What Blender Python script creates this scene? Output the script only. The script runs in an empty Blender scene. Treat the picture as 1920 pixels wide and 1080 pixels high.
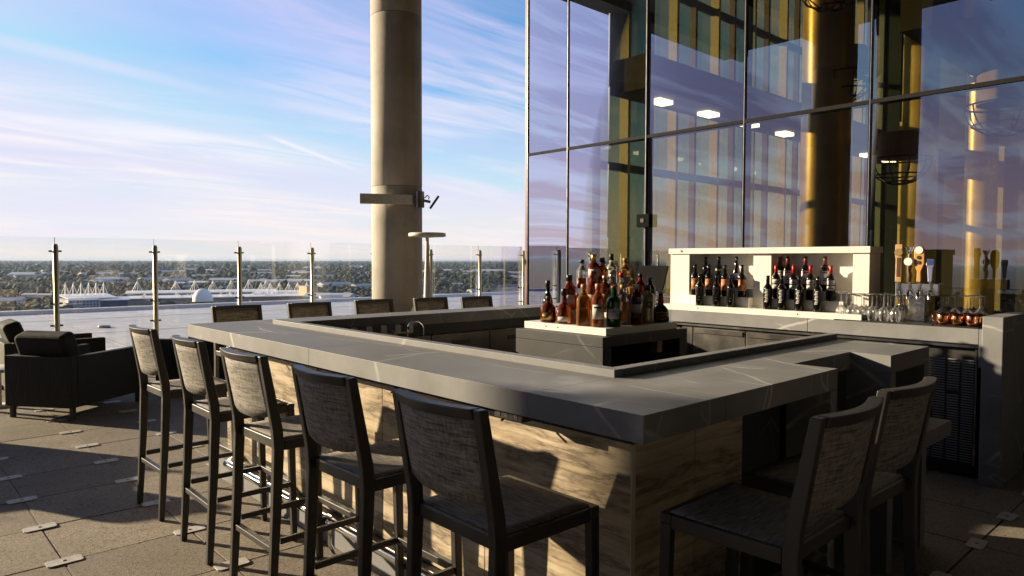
import bpy, math, random
import numpy as np
from mathutils import Vector, Matrix
random.seed(7); RNG = np.random.default_rng(11)
R = math.radians; PI = math.pi
SC = bpy.context.scene
COL = SC.collection

# ------------------------------------------------------------------ camera
CAM = Vector((-1.6693, -1.2428, 1.5236)); YAW, PITCH, ROLL = R(47.332), R(-2.276), R(0.13)
cd = bpy.data.cameras.new('camera'); cam = bpy.data.objects.new('camera', cd); COL.objects.link(cam)
cd.lens = 24.822; cd.sensor_width = 36; cd.clip_start = 0.05; cd.clip_end = 90000
_f = Vector((math.cos(PITCH)*math.cos(YAW), math.cos(PITCH)*math.sin(YAW), math.sin(PITCH)))
_r = Vector((math.sin(YAW), -math.cos(YAW), 0)); _u = _r.cross(_f)
_r2 = _r*math.cos(ROLL)+_u*math.sin(ROLL); _u2 = _u*math.cos(ROLL)-_r*math.sin(ROLL)
cam.matrix_world = Matrix(((_r2.x, _u2.x, -_f.x, CAM.x), (_r2.y, _u2.y, -_f.y, CAM.y), (_r2.z, _u2.z, -_f.z, CAM.z), (0, 0, 0, 1)))
SC.camera = cam
SC.render.engine = 'CYCLES'
cy = SC.cycles
cy.use_denoising = True; cy.max_bounces = 10; cy.transparent_max_bounces = 40; cy.transmission_bounces = 10
cy.glossy_bounces = 5; cy.diffuse_bounces = 4; cy.caustics_reflective = False; cy.caustics_refractive = False
cy.sample_clamp_indirect = 6; cy.volume_bounces = 0
SC.view_settings.view_transform = 'Standard'; SC.view_settings.look = 'None'
SC.view_settings.exposure = 1.1; SC.view_settings.gamma = 1

# ------------------------------------------------------------------ node helpers
class N:
    def __init__(s, tree): s.t = tree; s.n = tree.nodes; s.l = tree.links
    def add(s, typ, ins=None, **kw):
        nd = s.n.new(typ)
        for k, v in kw.items(): setattr(nd, k, v)
        for k, v in (ins or {}).items():
            if isinstance(v, bpy.types.NodeSocket): s.l.new(v, nd.inputs[k])
            else: nd.inputs[k].default_value = v
        return nd
    def math(s, op, a, b=None, c=None, clamp=False):
        nd = s.n.new('ShaderNodeMath'); nd.operation = op; nd.use_clamp = clamp
        for i, v in enumerate((a, b, c)):
            if v is None: continue
            if isinstance(v, bpy.types.NodeSocket): s.l.new(v, nd.inputs[i])
            else: nd.inputs[i].default_value = v
        return nd.outputs[0]
    def ramp(s, fac, stops, interp='LINEAR'):
        nd = s.n.new('ShaderNodeValToRGB'); e = nd.color_ramp.elements; nd.color_ramp.interpolation = interp
        while len(e) < len(stops): e.new(0.5)
        for el, (p, c) in zip(e, stops):
            el.position = p; el.color = (c, c, c, 1) if not hasattr(c, '__len__') else (*c, 1)
        s.l.new(fac, nd.inputs[0]); return nd.outputs[0]
    def mix(s, fac, a, b, blend='MIX'):
        nd = s.n.new('ShaderNodeMix'); nd.data_type = 'RGBA'; nd.blend_type = blend
        for i, v in ((0, fac), (6, a), (7, b)):
            if isinstance(v, bpy.types.NodeSocket): s.l.new(v, nd.inputs[i])
            else: nd.inputs[i].default_value = v if i == 0 else (*v, 1)
        return nd.outputs[2]
    def noise(s, vec, scale, detail=3, rough=.55, dist=0):
        nd = s.add('ShaderNodeTexNoise', {'Scale': scale, 'Detail': detail, 'Roughness': rough, 'Distortion': dist})
        s.l.new(vec, nd.inputs['Vector']); return nd.outputs['Fac']
    def mapping(s, vec, scale=(1, 1, 1), rot=(0, 0, 0), loc=(0, 0, 0)):
        nd = s.add('ShaderNodeMapping', {'Scale': scale, 'Rotation': rot, 'Location': loc})
        s.l.new(vec, nd.inputs['Vector']); return nd.outputs[0]

# ------------------------------------------------------------------ sky and sun
SUN_AZ, SUN_EL = R(120.3), R(14.0)
W = bpy.data.worlds.new('World'); SC.world = W; W.use_nodes = True
w = N(W.node_tree); w.n.clear()
sky = w.add('ShaderNodeTexSky', sky_type='NISHITA', sun_disc=False, sun_elevation=SUN_EL,
            sun_rotation=PI/2-SUN_AZ, altitude=60, air_density=1.0, dust_density=0.7, ozone_density=3.2)
tc = w.add('ShaderNodeTexCoord').outputs['Generated']
sx = w.add('ShaderNodeSeparateXYZ', {0: tc})
zc = w.math('MAXIMUM', sx.outputs[2], 0.0)
den = w.math('ADD', zc, 0.10)
px_, py_ = w.math('DIVIDE', sx.outputs[0], den), w.math('DIVIDE', sx.outputs[1], den)
pl = w.add('ShaderNodeCombineXYZ', {0: px_, 1: py_, 2: 0.0}).outputs[0]
m1 = w.mapping(pl, (0.34, 0.80, 1), (0, 0, R(28)), (9.4, 7.7, 0))
c1 = w.noise(m1, 1.2, 6, .52, .5)
m2 = w.mapping(pl, (0.5, 2.2, 1), (0, 0, R(20)), (7.3, 4.2, 0))
c2 = w.noise(m2, 2.3, 6, .6, .9)
c1 = w.math('ADD', c1, w.math('MULTIPLY', w.math('SUBTRACT', .24, sx.outputs[2]), .22))
cov = w.math('MULTIPLY', w.ramp(c1, [(.42, 0.), (.68, 1.)]), w.ramp(c2, [(.34, .12), (.62, 1.)]))
def trail(ang, off, width, soft, lo, hi):            # a vapour trail: a straight line in the cloud layer
    ca, sa = math.cos(ang), math.sin(ang)
    along = w.math('ADD', w.math('MULTIPLY', px_, ca), w.math('MULTIPLY', py_, sa))
    across = w.math('ADD', w.math('MULTIPLY', px_, -sa), w.math('MULTIPLY', py_, ca))
    d = w.math('ABSOLUTE', w.math('SUBTRACT', across, off))
    d = w.math('ADD', d, w.math('MULTIPLY', w.math('SUBTRACT', c2, .5), soft))
    core = w.ramp(w.math('DIVIDE', d, width), [(.25, 1.), (1., 0.)])
    win = w.math('MULTIPLY', w.ramp(w.math('MULTIPLY_ADD', along, .1, .5), [(lo, 0.), (lo+.02, 1.)]),
                 w.ramp(w.math('MULTIPLY_ADD', along, .1, .5), [(hi-.06, 1.), (hi, 0.)]))
    return w.math('MULTIPLY', core, win)
def skypt(px, py):
    d = _f*1323.86+_r2*(px-960)+_u2*(540-py); d.normalize()
    k = max(d.z, 0)+.10; return d.x/k, d.y/k
def trail_between(a, b, width, soft, s):
    (x0, y0), (x1, y1) = skypt(*a), skypt(*b)
    ang = math.atan2(y1-y0, x1-x0); ca, sa = math.cos(ang), math.sin(ang)
    t0, t1 = x0*ca+y0*sa, x1*ca+y1*sa
    return w.math('MULTIPLY', trail(ang, -x0*sa+y0*ca, width, soft, t0*.1+.5-.02, t1*.1+.5+.04), s)
tr = w.math('MAXIMUM', trail_between((0, 75), (330, 155), .085, .05, .38), trail_between((530, 265), (645, 310), .045, .02, .75))
tr = w.math('MAXIMUM', tr, trail_between((520, 165), (695, 212), .06, .05, .4))
# cloud colour: lilac high up, cream towards the horizon
ca_ = w.ramp(sx.outputs[2], [(0., (9.8, 8.6, 8.0)), (.07, (9.6, 8.7, 8.6)), (.16, (9.4, 9.1, 9.6)), (.30, (7.0, 6.5, 9.2)), (.6, (4.6, 4.5, 6.6))])
cb_ = w.ramp(sx.outputs[2], [(0., (8.2, 4.6, 3.3)), (.06, (6.4, 3.9, 3.9)), (.15, (3.5, 2.8, 4.4)), (.30, (2.6, 2.7, 5.0)), (.6, (2.4, 2.6, 4.6))])
c3 = w.noise(w.mapping(pl, (0.35, 1.2, 1), (0, 0, R(24)), (1.7, 9.2, 0)), 1.9, 5, .6, .6)
lowsun = w.ramp(w.math('MULTIPLY_ADD', sx.outputs[0], .5, .5), [(.10, 1.), (.42, 0.)])      # clouds on the sunset side are lit pink from below
ccol = w.mix(w.math('MULTIPLY', w.ramp(c3, [(.34, 0.), (.54, 1.)]), w.math('MULTIPLY_ADD', lowsun, .92, .05)), ca_, cb_)
dsun = w.add('ShaderNodeVectorMath', operation='DOT_PRODUCT')
w.l.new(tc, dsun.inputs[0]); dsun.inputs[1].default_value = (math.cos(SUN_EL)*math.cos(SUN_AZ), math.cos(SUN_EL)*math.sin(SUN_AZ), math.sin(SUN_EL))
sk = w.add('ShaderNodeHueSaturation', {'Hue': .5, 'Saturation': 1.22, 'Value': 2.05, 'Fac': 1., 'Color': sky.outputs[0]}).outputs[0]
vm = w.add('ShaderNodeVectorMath', {1: (5.8, 7.0, 9.0)}, operation='MINIMUM'); w.l.new(sk, vm.inputs[0]); sk = vm.outputs[0]      # caps the sky colour, dimming the glow and fill round the sun
veil = w.noise(w.mapping(pl, (.5, .9, 1), (0, 0, R(50)), (2.2, 5.1, 0)), .9, 3, .5, .3)
sk = w.mix(w.math('MULTIPLY', w.ramp(veil, [(.42, 0.), (.64, 1.)]), .55), sk, (7.0, 6.4, 9.0))
hor = w.ramp(sx.outputs[2], [(0., 1.), (.05, .78), (.11, .38), (.22, 0.)])
sk = w.mix(w.math('MULTIPLY', hor, .86), sk, (8.6, 8.3, 8.8))
fac = w.math('MAXIMUM', w.math('MULTIPLY', cov, w.ramp(sx.outputs[2], [(0., .9), (.3, .85), (.7, .55)])), tr)
fac = w.math('MAXIMUM', fac, w.math('MULTIPLY', lowsun, w.math('MULTIPLY', w.ramp(c3, [(.36, 0.), (.56, 1.)]), .8)))
skc = w.mix(fac, sk, ccol)
bg = w.add('ShaderNodeBackground', {'Color': skc, 'Strength': 0.050})
wo = w.add('ShaderNodeOutputWorld'); w.l.new(bg.outputs[0], wo.inputs[0])

sl = bpy.data.lights.new('sun', 'SUN'); sl.energy = 5.0; sl.angle = R(0.6); sl.color = (1.0, .80, .53)
so = bpy.data.objects.new('sun', sl); COL.objects.link(so)
so.rotation_euler = Vector((math.cos(SUN_EL)*math.cos(SUN_AZ), math.cos(SUN_EL)*math.sin(SUN_AZ), math.sin(SUN_EL))).to_track_quat('Z', 'Y').to_euler()

# ------------------------------------------------------------------ materials
MATS = {}
def material(name):
    m = bpy.data.materials.new(name); m.use_nodes = True; t = N(m.node_tree); t.n.clear()
    out = t.add('ShaderNodeOutputMaterial'); MATS[name] = m
    return m, t, out
def principled(t, out, **kw):
    ins = {k.replace('_', ' '): v for k, v in kw.items()}
    for k, v in list(ins.items()):
        if isinstance(v, tuple) and len(v) == 3: ins[k] = (*v, 1)
    p = t.add('ShaderNodeBsdfPrincipled', ins); t.l.new(p.outputs[0], out.inputs[0]); return p
def bump(t, p, h, strength=.3, dist=.01):
    b = t.add('ShaderNodeBump', {'Strength': strength, 'Distance': dist, 'Height': h}); t.l.new(b.outputs[0], p.inputs['Normal'])
def objco(t): return t.add('ShaderNodeTexCoord').outputs['Object']
def worldco(t): return t.add('ShaderNodeNewGeometry').outputs['Position']
def simple(name, col, rough=.5, metal=0., var=.12, scale=14, bmp=0., **kw):
    m, t, o = material(name); v = worldco(t); n = t.noise(v, scale, 4)
    c = t.mix(t.ramp(n, [(.3, 0.), (.7, 1.)]), tuple(x*(1-var) for x in col), tuple(min(1, x*(1+var)) for x in col))
    p = principled(t, o, Base_Color=c, Metallic=metal, **kw)
    t.l.new(t.math('MULTIPLY_ADD', n, rough*.4, rough*.8), p.inputs['Roughness'])
    if bmp: bump(t, p, t.noise(v, scale*12, 3), bmp, .004)
    return m

def stone(name, base, rough):
    m, t, o = material(name); v = worldco(t)
    warp = t.add('ShaderNodeTexNoise', {'Scale': 1.3, 'Detail': 4}); t.l.new(v, warp.inputs['Vector'])
    vv = t.add('ShaderNodeVectorMath', operation='MULTIPLY_ADD'); t.l.new(warp.outputs['Color'], vv.inputs[0]); vv.inputs[1].default_value = (.20, .20, .20); t.l.new(v, vv.inputs[2])
    rv = t.mapping(vv.outputs[0], (1, .25, .6), (R(20), R(15), R(33)))
    vo = t.add('ShaderNodeTexVoronoi', {'Scale': 2.1}, feature='DISTANCE_TO_EDGE'); t.l.new(rv, vo.inputs['Vector'])
    vein = t.ramp(vo.outputs['Distance'], [(0., 1.), (.004, .6), (.010, 0.)])
    vein = t.math('MULTIPLY', vein, t.ramp(t.noise(v, 2.6, 3), [(.40, 0.), (.56, 1.)]))
    wv2 = t.mapping(vv.outputs[0], (1, .18, .5), (R(8), R(-20), R(-24)), (4.2, 1.7, 0))
    vo2 = t.add('ShaderNodeTexVoronoi', {'Scale': 2.9}, feature='DISTANCE_TO_EDGE'); t.l.new(wv2, vo2.inputs['Vector'])
    vein = t.math('MAXIMUM', vein, t.math('MULTIPLY', t.ramp(vo2.outputs['Distance'], [(0., .8), (.007, 0.)]), t.ramp(t.noise(v, 3.3, 2), [(.5, 0.), (.62, 1.)])))
    cl = t.noise(v, 3.5, 6, .62); fine = t.noise(v, 60, 3)
    c = t.mix(t.ramp(cl, [(.3, 0.), (.72, 1.)]), tuple(x*.80 for x in base), tuple(x*1.16 for x in base))
    c = t.mix(t.math('MULTIPLY', fine, .22), c, tuple(x*.6 for x in base))
    c = t.mix(t.math('MULTIPLY', vein, .62), c, tuple(min(.66, x*3.2) for x in base))
    p = principled(t, o, Base_Color=c, Specular_IOR_Level=.2)
    t.l.new(t.math('MULTIPLY_ADD', cl, .22, rough-.08), p.inputs['Roughness'])
    bump(t, p, t.noise(v, 130, 3), .06, .002)
    return m
stone('stone', (.225, .233, .247), .50)
stone('stone_dark', (.050, .052, .057), .5)

def onyx():
    m, t, o = material('onyx'); v = worldco(t)
    w1 = t.add('ShaderNodeTexNoise', {'Scale': 1.1, 'Detail': 5, 'Roughness': .6}); t.l.new(v, w1.inputs['Vector'])
    vv = t.add('ShaderNodeVectorMath', operation='MULTIPLY_ADD'); t.l.new(w1.outputs['Color'], vv.inputs[0]); vv.inputs[1].default_value = (.2, .2, .10); t.l.new(v, vv.inputs[2])
    rv = t.mapping(vv.outputs[0], (.5, .5, 12.), (R(3), R(-2.5), 0))
    n = t.noise(rv, 1.7, 9, .66, .25)
    c = t.ramp(n, [(.24, (.20, .155, .115)), (.36, (.37, .295, .205)), (.44, (.55, .455, .315)), (.52, (.66, .57, .42)), (.60, (.46, .365, .25)), (.68, (.62, .53, .39)), (.82, (.30, .235, .17))])
    rv2 = t.mapping(vv.outputs[0], (.5, .5, 3.2), (R(20), R(-16), 0))
    vo = t.noise(rv2, 1.5, 9, .66)
    line = t.ramp(t.math('ABSOLUTE', t.math('SUBTRACT', vo, .5)), [(0., 1.), (.016, .5), (.055, 0.)])
    c = t.mix(t.math('MULTIPLY', line, .78), c, (.065, .05, .042))
    blot = t.noise(t.mapping(v, (1, 1, 2.2)), 2.0, 5, .6)
    c = t.mix(t.math('MULTIPLY', t.ramp(blot, [(.5, 0.), (.72, 1.)]), .55), c, (.19, .155, .13))
    c = t.mix(t.math('MULTIPLY', t.noise(t.mapping(v, (60, 60, 4)), 1.5, 3), .22), c, (.16, .13, .11))
    p = principled(t, o, Base_Color=c, Roughness=.3)
    bump(t, p, t.noise(v, 90, 2), .04, .002)
onyx()

def fabric(name, a, b):
    m, t, o = material(name); v = objco(t)
    oi = t.add('ShaderNodeObjectInfo').outputs['Random']; va = t.add('ShaderNodeVectorMath', {0: v}, operation='ADD'); cx = t.add('ShaderNodeCombineXYZ', {0: t.math('MULTIPLY', oi, 9.), 1: t.math('MULTIPLY', oi, 5.), 2: t.math('MULTIPLY', oi, 3.)}); t.l.new(cx.outputs[0], va.inputs[1]); v = va.outputs[0]
    h = t.noise(t.mapping(v, (5, 5, 78)), 2.0, 4, .72)
    h2 = t.noise(t.mapping(v, (70, 70, 16)), 1.6, 2, .6)
    f = t.math('ADD', t.math('MULTIPLY', h, .7), t.math('MULTIPLY', h2, .3))
    c = t.mix(t.ramp(f, [(.38, 0.), (.60, 1.)]), a, b)
    p = principled(t, o, Base_Color=c, Roughness=.82); bump(t, p, f, .5, .003)
fabric('sling', (.060, .060, .062), (.34, .320, .290))
def fabric_seat():
    m, t, o = material('sling_seat'); v = objco(t)
    h = t.noise(t.mapping(v, (70, 6, 6)), 2.0, 4, .7)
    c = t.mix(t.ramp(h, [(.36, 0.), (.62, 1.)]), (.09, .086, .082), (.33, .305, .275))
    p = principled(t, o, Base_Color=c, Roughness=.8); bump(t, p, h, .4, .003)
fabric_seat()

def paver():
    m, t, o = material('paver'); v = worldco(t)
    oi = t.add('ShaderNodeObjectInfo').outputs['Random']
    g = t.noise(v, 210, 2, .6); g2 = t.noise(v, 110, 3, .6); big = t.noise(v, 2.2, 5, .6)
    vo = t.add('ShaderNodeTexVoronoi', {'Scale': 170.}); t.l.new(v, vo.inputs['Vector'])
    c = t.ramp(g2, [(.28, (.165, .143, .119)), (.5, (.285, .25, .208)), (.72, (.445, .40, .34))])
    v2 = t.add('ShaderNodeTexVoronoi', {'Scale': 85.}); t.l.new(v, v2.inputs['Vector'])
    c = t.mix(t.math('MULTIPLY', t.ramp(v2.outputs['Color'], [(.1, 1.), (.35, 0.)]), .75), c, (.055, .045, .038))
    c = t.mix(t.math('MULTIPLY', t.ramp(vo.outputs['Color'], [(.55, 0.), (.8, 1.)]), .7), c, (.52, .46, .38))
    c = t.mix(t.math('MULTIPLY', t.ramp(big, [(.35, 0.), (.7, 1.)]), .35), c, (.10, .085, .072))
    c = t.mix(t.math('MULTIPLY', oi, .42), c, (.12, .10, .09))
    sp = t.noise(v, 5.5, 4, .6, 1.2); c = t.mix(t.math('MULTIPLY', t.ramp(sp, [(.62, 0.), (.70, 1.)]), .45), c, (.07, .06, .052))
    p = principled(t, o, Base_Color=c, Roughness=.85)
    bump(t, p, t.math('ADD', t.math('MULTIPLY', g, .5), vo.outputs['Distance']), .4, .0025)
paver()

def concrete(name, base):
    m, t, o = material(name); v = worldco(t)
    n = t.noise(v, 1.6, 7, .65); st = t.noise(t.mapping(v, (5, 5, .35)), 1.4, 5, .6)
    c = t.mix(t.ramp(n, [(.3, 0.), (.7, 1.)]), tuple(x*.72 for x in base), tuple(x*1.12 for x in base))
    c = t.mix(t.math('MULTIPLY', t.ramp(st, [(.45, 0.), (.75, 1.)]), .4), c, tuple(x*.5 for x in base))
    seam = t.add('ShaderNodeSeparateXYZ', {0: v})
    p = principled(t, o, Base_Color=c, Roughness=.8); bump(t, p, t.noise(v, 28, 5), .25, .006)
concrete('concrete', (.50, .465, .41))
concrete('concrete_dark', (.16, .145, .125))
concrete('roof_membrane', (.45, .48, .53))

def wicker():
    m, t, o = material('wicker'); v = objco(t)
    wv = t.add('ShaderNodeTexWave', {'Scale': 26., 'Distortion': .6, 'Detail': 1.}, bands_direction='DIAGONAL'); t.l.new(t.mapping(v, (1, 1, .02)), wv.inputs['Vector'])
    c = t.mix(wv.outputs['Fac'], (.004, .004, .004), (.010, .0095, .009))
    p = principled(t, o, Base_Color=c, Roughness=.75); bump(t, p, wv.outputs['Fac'], .25, .004)
wicker()
simple('cushion', (.007, .007, .008), .85, var=.25, scale=30, bmp=.3)
simple('black_metal', (.030, .028, .028), .42, var=.2, bmp=.05)
simple('black_plastic', (.012, .012, .013), .38, var=.2)
simple('matt_black', (.008, .008, .010), .9, Specular_IOR_Level=.1)
simple('plate', (.56, .55, .53), .55, var=.18, scale=25)
simple('grout_light', (.42, .38, .32), .8)
simple('subfloor', (.03, .028, .026), .9)
simple('steel', (.42, .41, .39), .26, 1., var=.10, scale=6)
simple('steel_dark', (.16, .15, .145), .34, 1., var=.2, scale=5)
simple('chrome', (.75, .74, .72), .10, 1., var=.05)
simple('copper', (.80, .34, .16), .16, 1., var=.15)
simple('white_gloss', (.78, .76, .71), .35, var=.03)
simple('white_metal', (.74, .72, .68), .45, var=.05)
simple('post_metal', (.42, .39, .29), .38, .7, var=.12)
simple('joint', (.10, .085, .075), .4, .4)
simple('gasket', (.014, .014, .016), .7, Specular_IOR_Level=.12)
simple('sky_block', (.045, .050, .060), .7)  # dark surface of the unseen masses added to block sky light
simple('joint_bright', (.55, .55, .58), .25, .9)
simple('soffit', (.085, .078, .055), .8)
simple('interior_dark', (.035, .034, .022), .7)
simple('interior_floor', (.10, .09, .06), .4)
simple('gold', (.70, .54, .20), .34, .25, var=.2, scale=3)  # concrete hall columns, warm sunlight through tinted glass put into the colour
simple('fin', (.42, .385, .23), .5, .1)
simple('wood', (.42, .25, .10), .45, var=.3, scale=20)
simple('wood_dark', (.07, .035, .02), .4)
simple('amber_paint', (.55, .28, .07), .35)
simple('red_wax', (.45, .015, .012), .35)
simple('red_dark', (.16, .03, .02), .45)
simple('gold_foil', (.65, .45, .16), .3, .9)
simple('white_paper', (.72, .71, .68), .6, var=.04)
simple('cream_paper', (.62, .58, .46), .6, var=.06)
simple('orange_paper', (.58, .20, .075), .5, var=.35, scale=40)
simple('amber_paper', (.50, .24, .06), .5, var=.4, scale=60)
simple('blue_print', (.02, .045, .17), .4)
simple('ink', (.012, .012, .014), .5)
simple('lilac_paper', (.52, .50, .66), .5, var=.1)
simple('pink_paper', (.70, .48, .46), .5, var=.15)
simple('silver_blue', (.42, .46, .60), .25, .8)
simple('roof_red', (.22, .05, .035), .7)
simple('wall_tan', (.50, .36, .20), .8)
simple('far_white', (.42, .42, .42), .7)
simple('far_grey', (.28, .28, .28), .8)
simple('far_blue', (.05, .07, .16), .6)
simple('rust', (.20, .08, .05), .7)

def emitter(name, col, s):
    m, t, o = material(name); n = t.noise(worldco(t), 3, 2)
    e = t.add('ShaderNodeEmission', {'Color': (*col, 1), 'Strength': s}); t.l.new(e.outputs[0], o.inputs[0])
emitter('lamp_panel', (1, .93, .74), 3.2)

def thin_glass(name, tint, refl0, refl_scale, rough=.0, coat=(.96, .95, 1)):
    m, t, o = material(name)
    fr = t.add('ShaderNodeFresnel', {'IOR': 1.5}).outputs[0]
    f = t.math('MULTIPLY_ADD', fr, refl_scale, refl0, clamp=True)
    wob = t.noise(worldco(t), .8, 2)
    tr = t.add('ShaderNodeBsdfTransparent', {'Color': (*tint, 1)})
    gl = t.add('ShaderNodeBsdfGlossy', {'Color': (*coat, 1), 'Roughness': rough})
    b = t.add('ShaderNodeBump', {'Strength': .004, 'Distance': .05, 'Height': wob}); t.l.new(b.outputs[0], gl.inputs['Normal'])
    mx = t.add('ShaderNodeMixShader', {0: f, 1: tr.outputs[0], 2: gl.outputs[0]}); t.l.new(mx.outputs[0], o.inputs[0])
thin_glass('rail_glass', (.985, .992, .988), .0, .8)
thin_glass('facade_glass', (.46, .42, .26), .24, 1.0, 0., (.62, .67, .82))
thin_glass('back_glass', (.66, .65, .48), .05, 1.0)
thin_glass('teal_glass', (.30, .42, .40), .08, 1.0)
thin_glass('ware', (.95, .96, .95), .07, 2.4, .10)
t = N(MATS['ware'].node_tree); mo = [n for n in t.n if n.type == 'OUTPUT_MATERIAL'][0]; src = mo.inputs[0].links[0].from_socket
df = t.add('ShaderNodeBsdfTranslucent', {'Color': (.9, .9, .88, 1)}); mx2 = t.add('ShaderNodeMixShader', {0: .14, 1: src, 2: df.outputs[0]}); t.l.new(mx2.outputs[0], mo.inputs[0])

def bottle_glass(name, col, trans, rough=.04):
    m, t, o = material(name); n = t.noise(worldco(t), 20, 2)
    c = t.mix(n, tuple(x*.8 for x in col), tuple(min(1, x*1.15) for x in col))
    p = principled(t, o, Base_Color=c, Roughness=rough, IOR=1.36, Transmission_Weight=trans, Coat_Weight=.6, Coat_Roughness=.03)
bottle_glass('amber', (.50, .135, .024), .74)
bottle_glass('amber_deep', (.27, .05, .011), .66)
bottle_glass('amber_light', (.75, .36, .08), .75)
bottle_glass('green_glass', (.01, .13, .035), .5)
bottle_glass('black_glass', (.010, .010, .009), 0., .08)
bottle_glass('dark_green_glass', (.012, .016, .010), 0., .08)
bottle_glass('red_glass', (.34, .02, .012), .5)
bottle_glass('clear_glass', (.90, .92, .92), .9)
bottle_glass('yellow_glass', (.50, .42, .13), .25, .2)
bottle_glass('wine_black', (.008, .007, .007), 0., .12)

def foliage():
    m, t, o = material('foliage'); v = worldco(t)
    a = t.noise(v, .004, 5, .6); b = t.noise(v, .05, 3)
    c = t.ramp(a, [(.3, (.008, .016, .011)), (.5, (.014, .026, .015)), (.68, (.028, .032, .018))])
    c = t.mix(t.math('MULTIPLY', b, .5), c, (.02, .03, .015))
    principled(t, o, Base_Color=c, Roughness=.9)
foliage()
def land():
    m, t, o = material('land'); v = worldco(t)
    a = t.noise(v, .0016, 7, .65); b = t.noise(t.mapping(v, (1, 1, 1)), .02, 4, .7)
    c = t.ramp(a, [(.3, (.012, .02, .011)), (.5, (.020, .028, .015)), (.62, (.028, .034, .02)), (.76, (.06, .06, .05))])
    c = t.mix(t.ramp(b, [(.4, 0.), (.7, .7)]), c, (.016, .024, .014))
    principled(t, o, Base_Color=c, Roughness=.95)
land()

# ------------------------------------------------------------------ mesh helpers
class MB:
    def __init__(s): s.v = []; s.f = []; s.sm = []
    def _a(s, vs, fs, smooth=False):
        o = len(s.v); s.v += [tuple(p) for p in vs]
        for f in fs: s.f.append(tuple(i+o for i in f)); s.sm.append(smooth)
        return s
    def box(s, x0, x1, y0, y1, z0, z1):
        return s._a([(x, y, z) for z in (z0, z1) for x, y in ((x0, y0), (x1, y0), (x1, y1), (x0, y1))],
                    [(3, 2, 1, 0), (4, 5, 6, 7), (0, 1, 5, 4), (1, 2, 6, 5), (2, 3, 7, 6), (3, 0, 4, 7)])
    def prism(s, poly, a0, a1, axis='z'):
        n = len(poly); put = {'z': lambda p, a: (p[0], p[1], a), 'y': lambda p, a: (p[0], a, p[1]), 'x': lambda p, a: (a, p[0], p[1])}[axis]
        return s._a([put(p, a0) for p in poly]+[put(p, a1) for p in poly],
                    [tuple(range(n-1, -1, -1)), tuple(range(n, 2*n))]+[(i, (i+1) % n, (i+1) % n+n, i+n) for i in range(n)])
    def tube(s, pts, r, n=10, closed=False):
        pts = [Vector(p) for p in pts]; m = len(pts); vs = []; fs = []
        rr = r if hasattr(r, '__len__') else [r]*m
        for i, p in enumerate(pts):
            t = ((pts[(i+1) % m]-pts[i-1]) if closed else (pts[min(i+1, m-1)]-pts[max(i-1, 0)])).normalized()
            up = Vector((0, 0, 1)) if abs(t.z) < .95 else Vector((1, 0, 0))
            a = t.cross(up).normalized(); b = a.cross(t)
            vs += [p+(a*math.cos(2*PI*k/n)+b*math.sin(2*PI*k/n))*rr[i] for k in range(n)]
        for i in range(m if closed else m-1):
            j = (i+1) % m
            fs += [(i*n+k, i*n+(k+1) % n, j*n+(k+1) % n, j*n+k) for k in range(n)]
        s._a(vs, fs, True)
        if not closed: s._a(vs[:n], [tuple(range(n-1, -1, -1))]); s._a(vs[-n:], [tuple(range(n))])
        return s
    def lathe(s, prof, n=20, c=(0, 0, 0), sq=0.):
        vs = []; fs = []; m = len(prof)
        for r, z in prof:
            for k in range(n):
                a = 2*PI*(k+.5)/n; ca, sa = math.cos(a), math.sin(a)
                q = 1.0
                if sq: q = 1/((abs(ca)**sq+abs(sa)**sq)**(1/sq))
                vs.append((c[0]+r*q*ca, c[1]+r*q*sa, c[2]+z))
        for i in range(m-1): fs += [(i*n+k, i*n+(k+1) % n, (i+1)*n+(k+1) % n, (i+1)*n+k) for k in range(n)]
        s._a(vs, fs, True)
        if prof[0][0] > 1e-5: s._a(vs[:n], [tuple(range(n-1, -1, -1))])
        if prof[-1][0] > 1e-5: s._a(vs[-n:], [tuple(range(n))])
        return s
    def patch(s, r, z0, z1, a0, a1, n=10, c=(0, 0, 0), thick=.0008):   # a strip of paper round a bottle
        out = []
        for rr in (r, r+thick):
            for z in (z0, z1): out += [(c[0]+rr*math.cos(a0+(a1-a0)*k/n), c[1]+rr*math.sin(a0+(a1-a0)*k/n), c[2]+z) for k in range(n+1)]
        q = n+1; fs = [(2*q+k, 2*q+k+1, 3*q+k+1, 3*q+k) for k in range(n)]
        fs += [(2*q+k+1, 2*q+k, k, k+1) for k in range(n)]+[(3*q+k, 3*q+k+1, q+k+1, q+k) for k in range(n)]
        return s._a(out, fs, True)
    def mesh(s, name):
        me = bpy.data.meshes.new(name); me.from_pydata(s.v, [], s.f); me.polygons.foreach_set('use_smooth', s.sm); me.update(); return me
    def build(s, name, mat, parent=None, bevel=0., seg=2):
        o = bpy.data.objects.new(name, s.mesh(name)); COL.objects.link(o)
        o.data.materials.append(MATS[mat]); o.parent = parent
        if bevel:
            b = o.modifiers.new('bevel', 'BEVEL'); b.width = bevel; b.segments = seg; b.limit_method = 'ANGLE'; b.angle_limit = R(40)
        return o
def B(*a): return MB().box(*a)
def tag(o, label=None, cat=None, group=None, kind=None):
    for k, v in (('label', label), ('category', cat), ('group', group), ('kind', kind)):
        if v: o[k] = v
    return o
def thing(name, label, cat, loc=(0, 0, 0), rz=0., group=None):
    o = bpy.data.objects.new(name, None); COL.objects.link(o); o.empty_display_size = .1
    o.location = loc; o.rotation_euler = (0, 0, rz); return tag(o, label, cat, group)
def copy_tree(o, parent=None):
    c = o.copy(); COL.objects.link(c); c.parent = parent
    for ch in o.children: copy_tree(ch, c)
    return c
def struct(o): o['kind'] = 'structure'; return o
_tc = {}
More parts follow.
